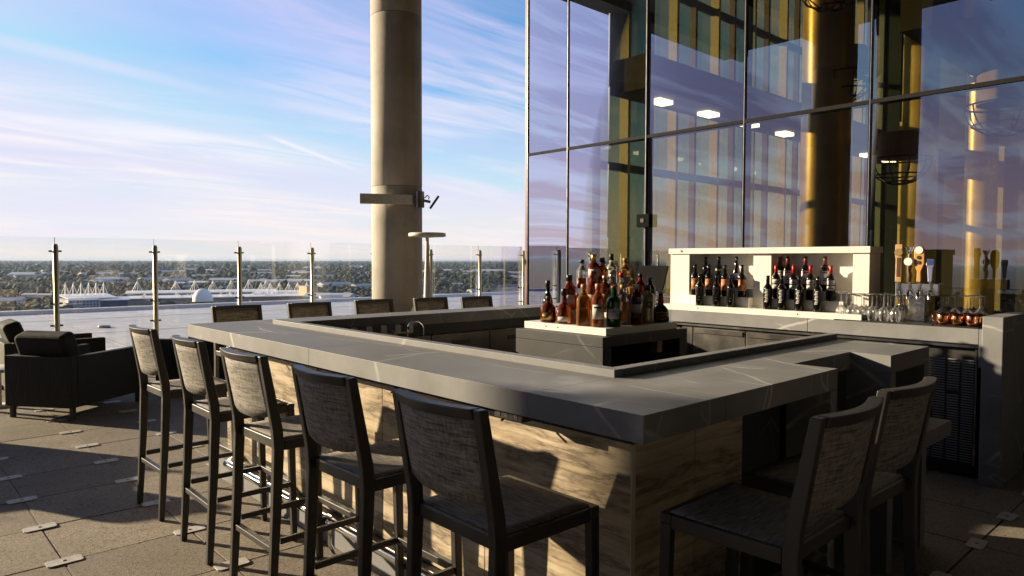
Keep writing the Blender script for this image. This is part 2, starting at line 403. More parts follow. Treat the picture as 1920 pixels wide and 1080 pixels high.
def text_polys(s):
    if s not in _tc:
        cu = bpy.data.curves.new('t', 'FONT'); cu.body = s; cu.align_x = 'CENTER'; cu.size = 1; cu.resolution_u = 2
        ob = bpy.data.objects.new('t', cu); COL.objects.link(ob)
        dg = bpy.context.evaluated_depsgraph_get(); me = bpy.data.meshes.new_from_object(ob.evaluated_get(dg))
        _tc[s] = ([tuple(v.co) for v in me.vertices], [tuple(p.vertices) for p in me.polygons])
        bpy.data.objects.remove(ob); bpy.data.curves.remove(cu); bpy.data.meshes.remove(me)
    return _tc[s]
def lettering(s, size, r, z, a, mat, parent):      # letters wrapped round a bottle at angle a
    vs, fs = text_polys(s); m = MB()
    m._a([(r*math.cos(a+x*size/r), r*math.sin(a+x*size/r), z+y*size) for x, y, _ in vs], fs)
    return m.build('lettering', mat, parent)

# ------------------------------------------------------------------ ground far below, lower roof, terrace floor
GZ = -60.0
o = struct(B(-34000, 34000, -34000, 34000, GZ-3, GZ).build('ground', 'land'))
o = struct(B(-40, 60, 10.55, 28.3, -8, -.40).build('lower_roof', 'roof_membrane'))
for k in range(-12, 22):
    B(k*2.6-.025, k*2.6+.025, 10.6, 27.95, -.40, -.392).build('roof_seam', 'far_grey', o)
for y in (14.5, 19.5, 24.5): B(-40, 60, y-.02, y+.02, -.3915, -.388).build('roof_seam', 'far_grey', o)
for x, y in ((1.5, 13), (5.2, 17), (9, 15), (12, 22), (3.3, 21)): MB().lathe([(.0, -.395), (.16, -.395), (.16, -.35), (.10, -.33), (0, -.33)], 16, (x, y, 0)).build('roof_drain', 'steel_dark', o)
B(-40, 60, 28.0, 28.32, -.41, -.27).build('roof_kerb', 'white_metal', o)
tower = struct(B(-19, 24, -14, 10.5, GZ, -.30).build('building_base', 'concrete_dark'))

floor = struct(B(-18.5, 5.06, -13.5, 10.2, -.20, -.045).build('terrace_floor', 'subfloor'))
GX, GY, S = -.957, 2.86, .61
def in_frame(p, mg=.06):
    d = Vector(p)-CAM; z = d.dot(_f)
    if z < .4: return False
    return abs(d.dot(_r2)/z) < .725+mg and abs(d.dot(_u2)/z) < .408+mg
pm = MB().box(-.2995, .2995, -.2995, .2995, -.045, 0).mesh('paver'); pm.materials.append(MATS['paver'])
rest = MB(); n_p = 0
plm = MB().prism([(-.079, -.030), (-.066, -.041), (.066, -.041), (.079, -.030), (.079, .030), (.066, .041), (-.066, .041), (-.079, .030)], 0.0005, .0052).mesh('corner_plate')
plm.materials.append(MATS['plate'])
plh = MB().lathe([(.010, .0052), (.010, .0064), (.004, .0064)], 12).mesh('plate_screw'); plh.materials.append(MATS['joint'])
strip = MB().box(-.0025, .0025, -.30, .30, -.02, -.0035).mesh('joint_strip'); strip.materials.append(MATS['grout_light'])
for i in range(-28, 10):
    for j in range(-26, 12):
        x, y = GX+(i+.5)*S, GY+(j+.5)*S
        if x > 4.75 or y > 9.9 or x < -18 or y < -13: continue
        vis = in_frame((x, y, 0)) and ((x < .9 and y > .2 and y < 9.9) or y < .2) and not (x > .5 and y > .2)
        if vis:
            o = bpy.data.objects.new('paver', pm); COL.objects.link(o); o.location = (x, y, random.uniform(-.0018, .0012)); o.parent = floor; n_p += 1
            o.rotation_euler = (random.uniform(-.002, .002), random.uniform(-.002, .002), random.uniform(-.002, .002))
        else: rest.box(x-.3022, x+.3022, y-.3022, y+.3022, -.045, 0)
        cx, cy_ = GX+i*S, GY+j*S
        if in_frame((cx, cy_, 0)) and ((cx < .9 and cy_ > .19) or cy_ < .19):
            if .15 < cx < 3.9 and .1 < cy_ < 3.8: continue
            if 3.85 < cx < 4.6 and -.1 < cy_ < 3: continue
            o = bpy.data.objects.new('corner_plate', plm); COL.objects.link(o); o.location = (cx+random.uniform(-.006, .006), cy_+random.uniform(-.006, .006), .0006); o.parent = floor
            o.rotation_euler = (0, 0, random.uniform(-.05, .05))
            h = bpy.data.objects.new('plate_screw', plh); COL.objects.link(h); h.parent = o
            g = bpy.data.objects.new('joint_strip', strip); COL.objects.link(g); g.location = (cx, cy_+S/2, 0); g.parent = floor
tag(rest.build('paver_field', 'paver', floor), kind='stuff')

# ------------------------------------------------------------------ the glass building: facade, return facade, hall, canopy
FX, FY, TH = 5.113, 5.795, 2.965
bld = thing('glass_building', 'tall glass hall behind the back bar mirroring sunset clouds', 'building', (FX, 0, 0))
def part(mb, name, mat, parent=bld, bevel=0.):
    o = mb.build(name, mat, parent, bevel)
    if parent is bld: o.matrix_parent_inverse = Matrix.Translation((-FX, 0, 0))
    return o
ys = [FY]+[5.05-1.2455*k for k in range(0, 13)]
zs = [0.02, TH, 5.96, 8.95, 10.75]
for a, b in zip(ys[:-1], ys[1:]):
    for za, zb in zip(zs[:-1], zs[1:]):
        yy = (a+b)/2; t = RNG.normal(0, .0022, 2); bu = RNG.normal(0, .0016)      # each pane sits a hair out of true and slightly pillowed
        m = MB(); hw, hh = (a-b)/2-.012, (zb-za)/2-.016; q = 8; vs = []
        for iz in range(q+1):
            for iy in range(q+1):
                sy, sz = 2*iy/q-1, 2*iz/q-1; vs.append((-t[0]*sy*hw-t[1]*sz*hh+bu*(1-sy*sy)*(1-sz*sz), sy*hw, sz*hh))
        m._a(vs, [(i*(q+1)+j, i*(q+1)+j+1, (i+1)*(q+1)+j+1, (i+1)*(q+1)+j) for i in range(q) for j in range(q)], True)
        p = m.build('glass_pane', 'facade_glass', bld); p.location = (0, yy, (za+zb)/2)
for y in ys:
    q = part(B(FX-.012, FX+.12, y-.0135, y+.0135, 0, 10.75), 'mullion', 'gasket')
    part(B(FX-.017, FX-.0125, y-.003, y+.003, 0, 10.75), 'mullion_bead', 'joint_bright', q)
for z in zs[1:-1]:
    q = part(B(FX-.0145, FX+.11, ys[-1], FY, z-.018, z+.018), 'transom', 'gasket')
# corner post
part(B(FX-.02, FX+.05, FY+.0085, FY+.04, 0, 10.75), 'corner_post', 'red_dark')
# return facade, seen through the hall
rx = [FX+.1+.64*k for k in range(0, 20)]
for k, (a, b) in enumerate(zip(rx[:-1], rx[1:])):
    for za, zb in zip(zs[:-1], zs[1:]):
        g = 'teal_glass' if (k % 5 == 3) else 'back_glass'
        m = MB()._a([(a+.02, FY+.01, za+.02), (b-.02, FY+.01, za+.02), (b-.02, FY+.01, zb-.02), (a+.02, FY+.01, zb-.02)], [(0, 1, 2, 3)])
        part(m, 'back_pane', g)
for k, x in enumerate(rx):
    part(B(x-.03, x+.03, FY-.16 if k % 2 else FY-.10, FY+.007, 0, 10.75), 'fin', 'fin' if k % 2 else 'joint')
for z in zs[1:-1]: part(B(FX+.08, rx[-1], FY-.09, FY+.004, z-.055, z+.055), 'rear_transom', 'interior_dark')
# hall floor, mezzanine beams with lit strips, back walls
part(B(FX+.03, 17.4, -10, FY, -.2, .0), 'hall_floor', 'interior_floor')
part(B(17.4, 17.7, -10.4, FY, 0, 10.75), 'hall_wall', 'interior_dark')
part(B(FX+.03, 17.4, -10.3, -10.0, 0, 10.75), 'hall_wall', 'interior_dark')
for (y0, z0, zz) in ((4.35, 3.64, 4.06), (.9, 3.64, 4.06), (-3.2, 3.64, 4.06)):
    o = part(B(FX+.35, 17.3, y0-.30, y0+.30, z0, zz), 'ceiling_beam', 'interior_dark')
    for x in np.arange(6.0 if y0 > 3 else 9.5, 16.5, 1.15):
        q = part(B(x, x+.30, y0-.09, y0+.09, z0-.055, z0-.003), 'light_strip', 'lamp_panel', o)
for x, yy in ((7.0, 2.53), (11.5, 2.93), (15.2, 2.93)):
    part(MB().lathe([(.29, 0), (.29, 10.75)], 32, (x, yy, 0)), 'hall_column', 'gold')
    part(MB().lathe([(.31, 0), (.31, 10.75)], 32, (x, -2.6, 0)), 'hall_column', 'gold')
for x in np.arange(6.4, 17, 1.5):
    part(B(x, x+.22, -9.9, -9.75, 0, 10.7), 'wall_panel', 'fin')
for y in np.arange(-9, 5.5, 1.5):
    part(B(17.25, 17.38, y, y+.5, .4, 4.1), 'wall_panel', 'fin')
# unseen mass added behind the terrace to block sky fill
part(B(-17.0, FX-.1, -13.4, -7.0, 0, 10.44), 'rear_sky_block', 'sky_block')
for x in np.arange(-16, 4, 2.5): part(B(x, x+1.7, -7.04, -7.003, .3, 4.2), 'sky_block_panel', 'black_plastic')  # dark panels on that unseen added blocker
part(B(-17.0, -12.4, -6.9, 2.5, 0, 10.44), 'side_sky_block', 'sky_block')  # second unseen mass, added to cut sky light from the left rear
# canopy over the terrace, held by tall columns
part(B(-17.2, 18.0, -12.0, 16.3, 10.78, 11.5), 'canopy', 'soffit')
for y in np.arange(-10.5, 16, 3.2): part(B(-17.0, 17.8, y-.22, y+.22, 10.45, 10.775), 'canopy_beam', 'soffit')

def column(x, y, r, z0, label, group=None, mat='concrete'):
    o = thing('concrete_column', label, 'column', (x, y, z0), 0, group)
    h = 10.75-z0
    for k in range(4):
        a, b = h*k/4+(.004 if k else 0), h*(k+1)/4-.004
        MB().lathe([(r-.006, a), (r, a+.008), (r, b-.008), (r-.006, b)], 64).build('shaft', mat, o)
    MB().lathe([(r-.009, .02), (r-.009, h)], 48).build('core', 'concrete_dark', o)
    return o
c0 = column(4.73, 8.45, .405, 0, 'tall round concrete column beside the white disc lamp')
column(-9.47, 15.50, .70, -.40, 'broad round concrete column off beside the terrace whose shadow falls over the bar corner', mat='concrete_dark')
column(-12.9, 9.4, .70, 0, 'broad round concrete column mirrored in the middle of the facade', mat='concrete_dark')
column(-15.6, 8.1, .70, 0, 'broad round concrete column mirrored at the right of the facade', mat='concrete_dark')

# the lamp arm clamped round the tall column
a = thing('floodlight_arm', 'grey floodlight arm strapped across the concrete column', 'floodlight', (4.73, 8.45, 2.46))
vd = (Vector((4.73, 8.45, 0))-Vector((CAM.x, CAM.y, 0))).normalized(); vr = Vector((vd.y, -vd.x, 0))
a.rotation_euler = (0, 0, math.atan2(vr.y, vr.x))
MB().prism([(-.56, -.42), (.24, -.42), (.24, -.48), (-.56, -.56)], -.075, .075).build('arm', 'plate', a, .004)
B(.24, .30, -.47, -.42, -.06, .04).build('bracket', 'steel_dark', a)
MB().tube([(.35, -.42, -.12), (.35, -.42, .13)], .075, 20).build('housing', 'steel_dark', a)
MB().tube([(.42, -.42, -.01), (.52, -.42, -.03)], .022, 8).build('knuckle', 'steel_dark', a)
m = MB()._a([], []); m.tube([(.43, -.42, .03), (.47, -.42, .075), (.50, -.42, .05), (.49, -.42, .01)], .010, 6); m.build('cable', 'black_metal', a)
MB().prism([(.50, -.12), (.53, -.14), (.66, .05), (.63, .07)], -.50, -.34, 'y').build('lamp_head', 'black_metal', a, .004)
B(-.02, .02, -.425, .425, -.03, .03).build('strap', 'steel_dark', a).location.z = 0

# white disc lamp
l = thing('floor_lamp', 'white mushroom shaped lamp with thin disc top before the concrete column', 'lamp', (4.52, 7.33, 0))
MB().lathe([(.0, 0), (.20, 0), (.20, .02), (.05, .04)], 32).build('base', 'white_metal', l)
MB().lathe([(.078, .03), (.068, .6), (.052, 1.1), (.032, 1.55), (.024, 1.85)], 24).build('stem', 'white_metal', l)
MB().lathe([(.0, 1.845), (.10, 1.855), (.26, 1.863), (.277, 1.873), (.277, 1.912), (.26, 1.922), (.0, 1.926)], 48).build('disc', 'white_gloss', l)

# ------------------------------------------------------------------ glass railing
rl = thing('glass_railing', 'frameless glass wind barrier on brass coloured posts along terrace edge', 'railing', (2.75, 10.0, 0))
inv = Matrix.Translation((-2.75, -10.0, 0))
def rp(mb, name, mat, parent=rl, bevel=0):
    o = mb.build(name, mat, parent, bevel); o.matrix_parent_inverse = inv if parent is rl else parent.matrix_parent_inverse; return o
px0 = [.262+1.2445*k for k in range(-13, 8)]
for x in px0:
    p = rp(MB().lathe([(.033, .22), (.033, 1.700), (.026, 1.704), (.026, 1.725), (.0, 1.726)], 16, (x, 9.93, 0)), 'post', 'post_metal')
    for z in (.62, .92, 1.628):
        q = MB().box(x-.075, x+.075, 9.95, 9.975, z-.012, z+.012); q.box(x-.02, x+.02, 9.93, 9.955, z-.01, z+.01)
        q.build('clamp', 'black_metal', p)
for a, b in zip(px0[:-1], px0[1:]):
    rp(B(a+.008, b-.008, 9.982, 9.994, .26, 1.815), 'glass_panel', 'rail_glass')
for x in px0: rp(B(x-.0045, x+.0045, 9.983, 9.993, 1.70, 1.815), 'edge_seal', 'white_paper')
kb = struct(B(-18.5, 5.06, 9.86, 10.5, -.19, .20).build('terrace_kerb', 'white_metal'))
struct(B(5.06, 9.2, 9.86, 10.5, -.29, .20).build('terrace_kerb', 'white_metal'))
struct(B(5.06, 9.2, 5.86, 9.85, -.29, -.02).build('side_terrace', 'paver'))

# ------------------------------------------------------------------ the bar
T, TK = 1.07, .086
L = 3.912
bar = thing('bar_counter', 'u shaped bar with grey veined stone counter over banded onyx panels', 'bar', (0, 0, 0))
g = .0004
# counter slabs with mitred apron; joints between the pieces
for (a, b) in ((0, .4855), (.4858, 2.1005), (2.1008, L)):
    B(0, .455, a+g, b-g, T-TK, T).build('counter_slab', 'stone', bar, .001)
B(.457, 1.341, 0, .478, T-TK, T).build('counter_slab', 'stone', bar, .001)
B(1.343, 1.941, .19, .478, T-TK, T).build('counter_slab', 'stone', bar, .001)
B(1.943, 2.489, 0, .478, T-TK, T).build('counter_slab', 'stone', bar, .001)
B(.457, 2.0, 3.56, L-g, T-TK, T).build('counter_slab', 'stone', bar, .001)
B(2.002, 3.82, 3.56, L-g, T-TK, T).build('counter_slab', 'stone', bar, .001)
# waterfall legs
for (x0, x1, y0, y1) in ((1.275, 1.341, .0, .189), (1.943, 2.012, .0, .477), (2.42, 2.489, 0., .477)):
    B(x0, x1, y0, y1, 0.002, T-TK-.0015).build('waterfall_leg', 'stone', bar, .001)
B(1.343, 1.941, .205, .235, .002, T-TK-.0015).build('back_panel', 'stone_dark', bar, .002)
B(2.014, 2.418, .20, .23, .002, T-TK-.0015).build('back_panel', 'stone_dark', bar, .002)
B(.90, 1.273, .215, .245, .002, T-TK-.0015).build('back_panel', 'stone_dark', bar, .002)
B(1.45, 2.205, -.19, -.003, .68, .75).build('low_shelf', 'stone', bar, .001)
B(1.5, 1.6, -.15, -.01, .55, .679).build('shelf_bracket', 'black_metal', bar)
# raised inner curb
B(.457, .515, .48, 3.557, T-.02, T+.030).build('inner_curb', 'stone', bar, .002)
B(.517, 2.489, .48, .535, T-.02, T+.030).build('inner_curb', 'stone', bar, .002)
B(.517, 3.80, 3.538, 3.558, T-.02, T+.004).build('inner_curb', 'stone', bar, .001)
# black band under the slabs
B(.20, .50, .20, 3.70, T-TK-.07, T-TK-.0015).build('black_band', 'black_plastic', bar)
B(.502, 1.27, .252, .50, T-TK-.07, T-TK-.0015).build('black_band', 'black_plastic', bar)
B(.502, 3.8, 3.60, 3.75, T-TK-.07, T-TK-.0015).build('black_band', 'black_plastic', bar)
for y in (.72, 1.46, 2.2, 2.95):
    q = B(.06, .11, y-.05, y+.05, T-TK-.018, T-TK-.002); q.tube([(.085, y-.03, T-TK-.01), (.085, y-.03, T-TK-.045), (.06, y-.03, T-TK-.055)], .005, 6)
    q.build('bag_hook', 'black_metal', bar)
# onyx panels
PXE = .184
yb = [.186, .93, 1.70, 2.47, 3.22, 3.70]
for a, b in zip(yb[:-1], yb[1:]):
    B(PXE, PXE+.02, a+.002, b-.002, .155, T-TK-.068).build('onyx_panel', 'onyx', bar, .0015)
xb = [.2045, .56, .898]
for a, b in zip(xb[:-1], xb[1:]):
    B(a+.002, b-.002, PXE, PXE+.02, .155, T-TK-.068).build('onyx_panel', 'onyx', bar, .0015)
B(PXE-.0015, PXE+.0205, PXE-.0015, PXE+.0017, .155, T-TK-.070).build('corner_trim', 'cream_paper', bar)
B(PXE-.05, PXE+.03, PXE-.05, 3.72, .004, .150).build('plinth', 'stone', bar, .001)
B(PXE+.032, .898, PXE-.05, PXE+.03, .004, .150).build('plinth', 'stone', bar, .001)
# inside skins of the bar
B(.46, .50, .50, 3.55, .01, T-.022).build('inner_skin', 'steel_dark', bar)
B(.502, 2.48, .50, .53, .01, T-.022).build('inner_skin', 'steel_dark', bar)
B(.502, 3.8, 3.562, 3.592, .90, T-.022).build('inner_fascia', 'stone_dark', bar, .001)
for k, x in enumerate(np.arange(.52, 3.7, .64)):
    q = B(x, x+.632, 3.50, 3.558, .50, .897).build('steel_door', 'steel_dark', bar, .003)
    B(x+.21, x+.41, 3.492, 3.499, .80, .84).build('door_pull', 'black_metal', q)
B(.52, 3.8, 3.50, 3.558, .01, .497).build('steel_base', 'steel_dark', bar)
B(.202, 3.8, 3.702, 3.72, .01, T-TK-.072).build('rear_panel', 'onyx', bar, .001)
# foot rail with brackets
fr = MB().tube([(.18, 3.42, .19), (.09, 3.41, .19), (.055, 3.37, .19), (.055, 3.3, .19), (.055, .12, .19), (.075, .07, .19), (.12, .05, .19), (1.25, .05, .19)], .0245, 14)
fr = fr.build('foot_rail', 'chrome', bar)
for y in (.45, 1.22, 2.0, 2.78):
    MB().lathe([(.031, -.02), (.031, .02)], 14).build('rail_collar', 'chrome', fr).matrix_local = Matrix.Translation((.055, y, .19)) @ Matrix.Rotation(PI/2, 4, 'X')
    MB().tube([(.055, y, .175), (.055, y, .07), (.085, y, .012)], .012, 8).build('rail_bracket', 'chrome', fr)

# speed rack with labelled bins along the far inner side
t_ = thing('garnish_rack', 'white rack of small dark bins along the far inner bar edge', 'rack', (.95, 3.47, .94))
B(-.30, .62, -.03, .03, 0, .07).build('tray', 'white_paper', t_)
for k in range(7): B(-.27+k*.13, -.20+k*.13, -.034, .0, .012, .074).build('bin', 'blue_print' if k % 2 else 'ink', t_)
f_ = thing('faucet', 'bent chrome faucet over the bar sink', 'faucet', (1.46, 3.36, .80))
MB().tube([(0, 0, 0), (0, 0, .16)]+[(.0+.075*(1-math.cos(a)), 0, .16+.075*math.sin(a)) for a in np.linspace(.2, PI, 9)]+[(.15, 0, .12)], .011, 10).build('spout', 'chrome', f_)
MB().lathe([(.02, -.30), (.02, .03), (.012, .05)], 14).build('stem', 'chrome', f_)
s_ = thing('soap_pump', 'short amber soap pump beside the bar faucet', 'soap bottle', (1.33, 3.36, .80))
MB().lathe([(0, 0), (.032, 0), (.034, .07), (.030, .12)], 18).build('body', 'ink', s_)
MB().lathe([(.034, .121), (.034, .145), (.010, .15), (.010, .18)], 18).build('collar', 'amber_paint', s_)
k_ = thing('bar_sink', 'stainless sink unit below the far inner bar edge', 'sink', (1.4, 3.3, 0))
B(-.55, .60, -.12, .19, .48, .50).build('basin', 'steel', k_, .004); B(-.5, .55, -.10, .17, .01, .475).build('stand', 'steel_dark', k_)

# ------------------------------------------------------------------ centre island with its stepped tray
isl = thing('bar_island', 'dark grey stone island with an open niche in the middle of the bar', 'counter', (2.45, 2.2, 0))
inv2 = Matrix.Translation((-2.45, -2.2, 0))
def ip(mb, name, mat, bev=0.):
    o = mb.build(name, mat, isl, bev); o.matrix_parent_inverse = inv2; return o
X0, X1, Y0, Y1, Z1 = 1.95, 2.94, 1.79, 2.64, 1.008
ip(B(X0, X1, Y0, Y1, Z1-.07, Z1), 'top_slab', 'stone_dark', .003)
ip(B(X0, X0+.02, Y0, Y1, .01, Z1-.0715), 'side_slab', 'stone_dark', .002)
ip(B(X1-.10, X1, Y0, Y1, .01, Z1-.0715), 'side_slab', 'stone_dark', .002)
ip(B(X0+.0215, X1-.102, Y1-.03, Y1, .01, Z1-.0715), 'rear_slab', 'stone_dark', .002)
ip(B(X0+.0215, X0+.09, Y0, Y0+.03, .01, Z1-.0715), 'niche_frame', 'stone_dark', .002)
ip(B(X0+.0915, X1-.102, Y0+.02, Y1-.04, .02, .70), 'niche_shelf', 'black_plastic')
ip(B(2.66, 2.72, 1.86, 1.92, .84, .93), 'niche_box', 'wood')
tr_ = thing('bottle_riser', 'white stepped display riser on the dark island', 'display stand', (2.445, 2.23, Z1))
inv3 = Matrix.Translation((-2.445, -2.23, -Z1))
for (a, b, c, d, z0, z1, nm) in ((2.03, 2.86, 1.83, 2.63, Z1+.001, 1.060, 'tray'), (2.235, 2.84, 1.985, 2.60, 1.0605, 1.150, 'step'), (2.40, 2.82, 2.15, 2.58, 1.1505, 1.255, 'step')):
    o = B(a, b, c, d, z0, z1).build(nm, 'white_gloss', tr_, .002); o.matrix_parent_inverse = inv3
for y in (2.40, 2.28):
    o = MB().tube([(2.0285, y, 1.036), (2.031, y, 1.036)], .006, 8).build('screw', 'ink', tr_); o.matrix_parent_inverse = inv3

# ------------------------------------------------------------------ bottles
TOCAM = math.atan2(CAM.y-2.0, CAM.x-2.2)
def bottle(prof, body, cap, cap_prof, label, loc, labels=(), name='liquor_bottle', cat='bottle', group='bottles on the island riser', sq=0., n=22, face=TOCAM, extra=None):
    o = thing(name, label, cat, loc, face, group)
    if name == 'liquor_bottle': o.scale = (1.13, 1.13, 1.0)
    MB().lathe(prof, n, sq=sq).build('body', body, o)
    if cap_prof: MB().lathe(cap_prof, 14).build('cap', cap, o)
    for (r, z0, z1, a, mat) in labels:
        if sq: B(r*.93, r*.93+.0012, -r*.62, r*.62, z0, z1).build('paper_label', mat, o)
        else: MB().patch(r+.0008, z0, z1, -a, a).build('paper_label', mat, o)
    if extra: extra(o)
    return o
def std(r, h, sh, nk, rn=.014): # body radius, height, shoulder start, neck start
    sh += .012; nk += .010
    return [(0, .002), (r*.9, 0), (r, .006), (r, sh), (r*.96, sh+(nk-sh)*.25), (r*.72, sh+(nk-sh)*.62), (rn*1.25, nk), (rn, nk+.012), (rn, h), (rn*.8, h), (0, h)]
def cp(z0, z1, r=.016): return [(0, z0), (r, z0), (r, z1-.003), (r-.003, z1), (0, z1)]

b = bottle(std(.052, .165, .09, .135), 'amber_deep', 'wood_dark', cp(.162, .195, .017), 'round squat amber bottle with gold label at the left end of the riser', (2.10, 2.447, 1.0605), [(.052, .02, .075, .7, 'gold_foil')])
b = bottle([(0, .002), (.046, 0), (.054, .01), (.056, .06), (.050, .105), (.034, .135), (.017, .150), (.015, .21), (0, .21)], 'amber_deep', 'black_plastic', cp(.205, .256, .020), 'arched shoulder dark amber bottle with low white label', (2.113, 2.296, 1.0605), [(.0555, .018, .052, .75, 'white_paper')])
def f3(o): B(.042, .0435, -.026, .026, .13, .165).build('paper_label', 'cream_paper', o)
b = bottle(std(.044, .262, .17, .215), 'amber_light', 'wood', cp(.26, .292, .018), 'square shouldered amber bottle with orange front label', (2.095, 2.091, 1.0605), [(.044, .03, .11, 0, 'amber_paper')], sq=5., extra=f3)
b = bottle(std(.041, .27, .175, .225), 'amber', 'amber_paint', cp(.262, .299, .017), 'tall amber rum bottle with big white label near the riser corner', (2.098, 1.962, 1.0605), [(.041, .055, .155, .85, 'white_paper'), (.0422, .130, .142, .55, 'ink')])
def f5(o): MB().patch(.0482, .070, .112, -.6, .6).build('paper_band', 'lilac_paper', o)
b = bottle([(0, .002), (.042, 0), (.046, .006), (.047, .165), (.043, .190), (.026, .208), (.018, .215), (.018, .265), (0, .265)], 'green_glass', 'red_dark', cp(.262, .283, .019), 'stout green gin bottle with white label at the riser corner', (2.202, 1.905, 1.0605), [(.047, .055, .125, .75, 'white_paper')], extra=f5)
b = bottle(std(.041, .262, .17, .225), 'clear_glass', 'amber_paint', cp(.258, .288, .016), 'clear bottle with wide orange brown label right of the green one', (2.34, 1.938, 1.0605), [(.041, .03, .165, .95, 'orange_paper'), (.0423, .09, .115, .4, 'amber_paper')])
def f7(o):
    lettering('CAMPARI', .0155, .0397, .152, 0., 'white_paper', o)
b = bottle(std(.0375, .262, .185, .225, .013), 'red_glass', 'white_paper', cp(.258, .289, .016), 'slim red aperitif bottle with white and blue label', (2.458, 1.903, 1.0605), [(.0375, .085, .172, .9, 'white_paper'), (.0386, .146, .171, .9, 'blue_print')], extra=f7)
def f8(o):
    q = MB(); n = 16
    q._a([(.0475*math.cos(.25+.022*math.cos(2*PI*k/n)/.0475), .0475*math.sin(.25+.022*math.cos(2*PI*k/n)/.0475), .135+.026*math.sin(2*PI*k/n)) for k in range(n)], [tuple(range(n))]); q.build('round_label', 'ink', o)
b = bottle([(0, .002), (.042, 0), (.045, .006)]+[(.045-.0012*(k % 2), .03+.02*k) for k in range(8)]+[(.044, .20), (.034, .215), (.020, .222), (.018, .245), (0, .245)], 'yellow_glass', 'black_plastic', cp(.242, .279, .021), 'ribbed pale yellow bottle with round black label', (2.63, 1.934, 1.0605), extra=f8)
def f9(o):
    MB().patch(.0585, .028, .072, -.62, .62).build('paper_label', 'red_dark', o)
    MB().lathe([(.0175, .135), (.021, .142), (.0175, .19)], 16).build('ribbon', 'red_wax', o)
b = bottle([(0, .002), (.052, 0), (.057, .012), (.057, .06), (.050, .09), (.033, .115), (.017, .13), (.0155, .215), (0, .215)], 'black_glass', 'pink_paper', cp(.212, .232, .017), 'round shouldered black bottle with red ribbon at the right end of the riser', (2.768, 1.911, 1.0605), [(.057, .022, .078, .68, 'pink_paper')], extra=f9)
Z2, Z3 = 1.1505, 1.2555
b = bottle(std(.036, .27, .13, .20, .014), 'black_glass', 'black_plastic', cp(.26, .31, .016), 'tall black green bottle behind the leftmost squat one', (2.150, 2.50, 1.0605))
b = bottle(std(.043, .225, .135, .185, .016), 'amber_deep', 'black_plastic', cp(.215, .262, .021), 'amber bottle with broad black stopper and white label, second row left', (2.285, 2.405, Z2), [(.043, .04, .11, .9, 'white_paper')])
b = bottle(std(.036, .235, .14, .19, .012), 'amber', 'white_paper', cp(.23, .262, .013), 'slender amber bottle with pale cap left of the gold capped one', (2.36, 2.46, Z2))
def m4(o): B(.0432, .0445, -.016, .016, .155, .185).build('crest', 'ink', o)
b = bottle([(0, .002), (.042, 0), (.043, .006), (.043, .20), (.036, .235), (.018, .252), (.017, .30), (0, .30)], 'amber_deep', 'gold_foil', cp(.252, .312, .0195), 'tallest amber bottle with long gold cap and white label', (2.445, 2.30, Z3), [(.043, .135, .20, .95, 'white_paper')], extra=m4)
b = bottle(std(.041, .265, .175, .215), 'amber', 'black_plastic', cp(.255, .287, .018), 'amber bottle with black label and black cap behind the rum', (2.500, 2.262, Z3), [(.041, .05, .15, .95, 'ink'), (.0422, .09, .12, .35, 'silver_blue')])
b = bottle(std(.039, .28, .19, .235), 'clear_glass', 'ink', cp(.27, .317, .016), 'clear spirit bottle with white pink label and black cap at the top', (2.625, 2.275, Z3), [(.039, .03, .19, .95, 'white_paper'), (.0402, .11, .14, .6, 'pink_paper'), (.0402, .155, .18, .3, 'lilac_paper')])
b = bottle(std(.042, .245, .165, .215), 'clear_glass', 'silver_blue', cp(.24, .272, .016), 'clear bottle with lilac label behind the green gin', (2.355, 2.050, Z2), [(.042, .05, .16, .95, 'lilac_paper'), (.0432, .10, .125, .3, 'blue_print')])
b = bottle(std(.036, .20, .13, .17, .013), 'yellow_glass', 'yellow_glass', cp(.195, .222, .018), 'small yellow bottle with round stopper high at the back', (2.74, 2.315, Z3))
b = bottle(std(.037, .24, .16, .20, .013), 'clear_glass', 'black_plastic', cp(.235, .262, .016), 'clear bottle with black cap in the rear row, left one', (2.652, 2.50, Z3))
b = bottle(std(.037, .24, .16, .20, .013), 'amber_light', 'black_plastic', cp(.235, .265, .016), 'pale amber bottle with black cap in the rear row, right one', (2.75, 2.46, Z3))
b = bottle(std(.036, .21, .14, .18, .014), 'black_glass', 'black_plastic', cp(.205, .238, .016), 'black bottle standing behind the red ribboned one', (2.80, 2.035, 1.0605+.09))
b = bottle(std(.041, .27, .15, .205, .014), 'amber_light', 'amber_paint', cp(.262, .297, .017), 'honey coloured bottle with orange cap behind the red aperitif', (2.605, 2.055, Z2), [(.041, .03, .12, .9, 'cream_paper')])
b = bottle(std(.040, .255, .15, .195, .014), 'clear_glass', 'red_wax', cp(.248, .281, .017), 'clear bottle with red cap behind the orange brown label', (2.48, 2.06, Z2), [(.040, .03, .13, .9, 'pink_paper')])

b = bottle(std(.040, .25, .16, .205), 'amber', 'red_dark', cp(.245, .275, .017), 'amber bottle with dark red cap in the second row left of the rum', (2.30, 2.19, Z2), [(.040, .04, .12, .9, 'cream_paper')])
b = bottle(std(.042, .24, .16, .20), 'amber_deep', 'gold_foil', cp(.235, .262, .017), 'deep amber bottle with gold foil cap in the second row behind the rum', (2.29, 2.06, Z2), [(.042, .04, .13, .9, 'amber_paper')])
b = bottle(std(.040, .26, .17, .215), 'amber_light', 'wood', cp(.255, .285, .017), 'pale whisky bottle with wooden stopper on the top step by the till screen', (2.72, 2.215, Z3-.0), [(.040, .05, .14, .9, 'white_paper')])
b = bottle(std(.038, .25, .16, .21), 'red_glass', 'black_plastic', cp(.245, .272, .016), 'red liqueur bottle with black cap behind the ribbed yellow one', (2.71, 2.06, Z2), [(.038, .05, .13, .9, 'cream_paper')])
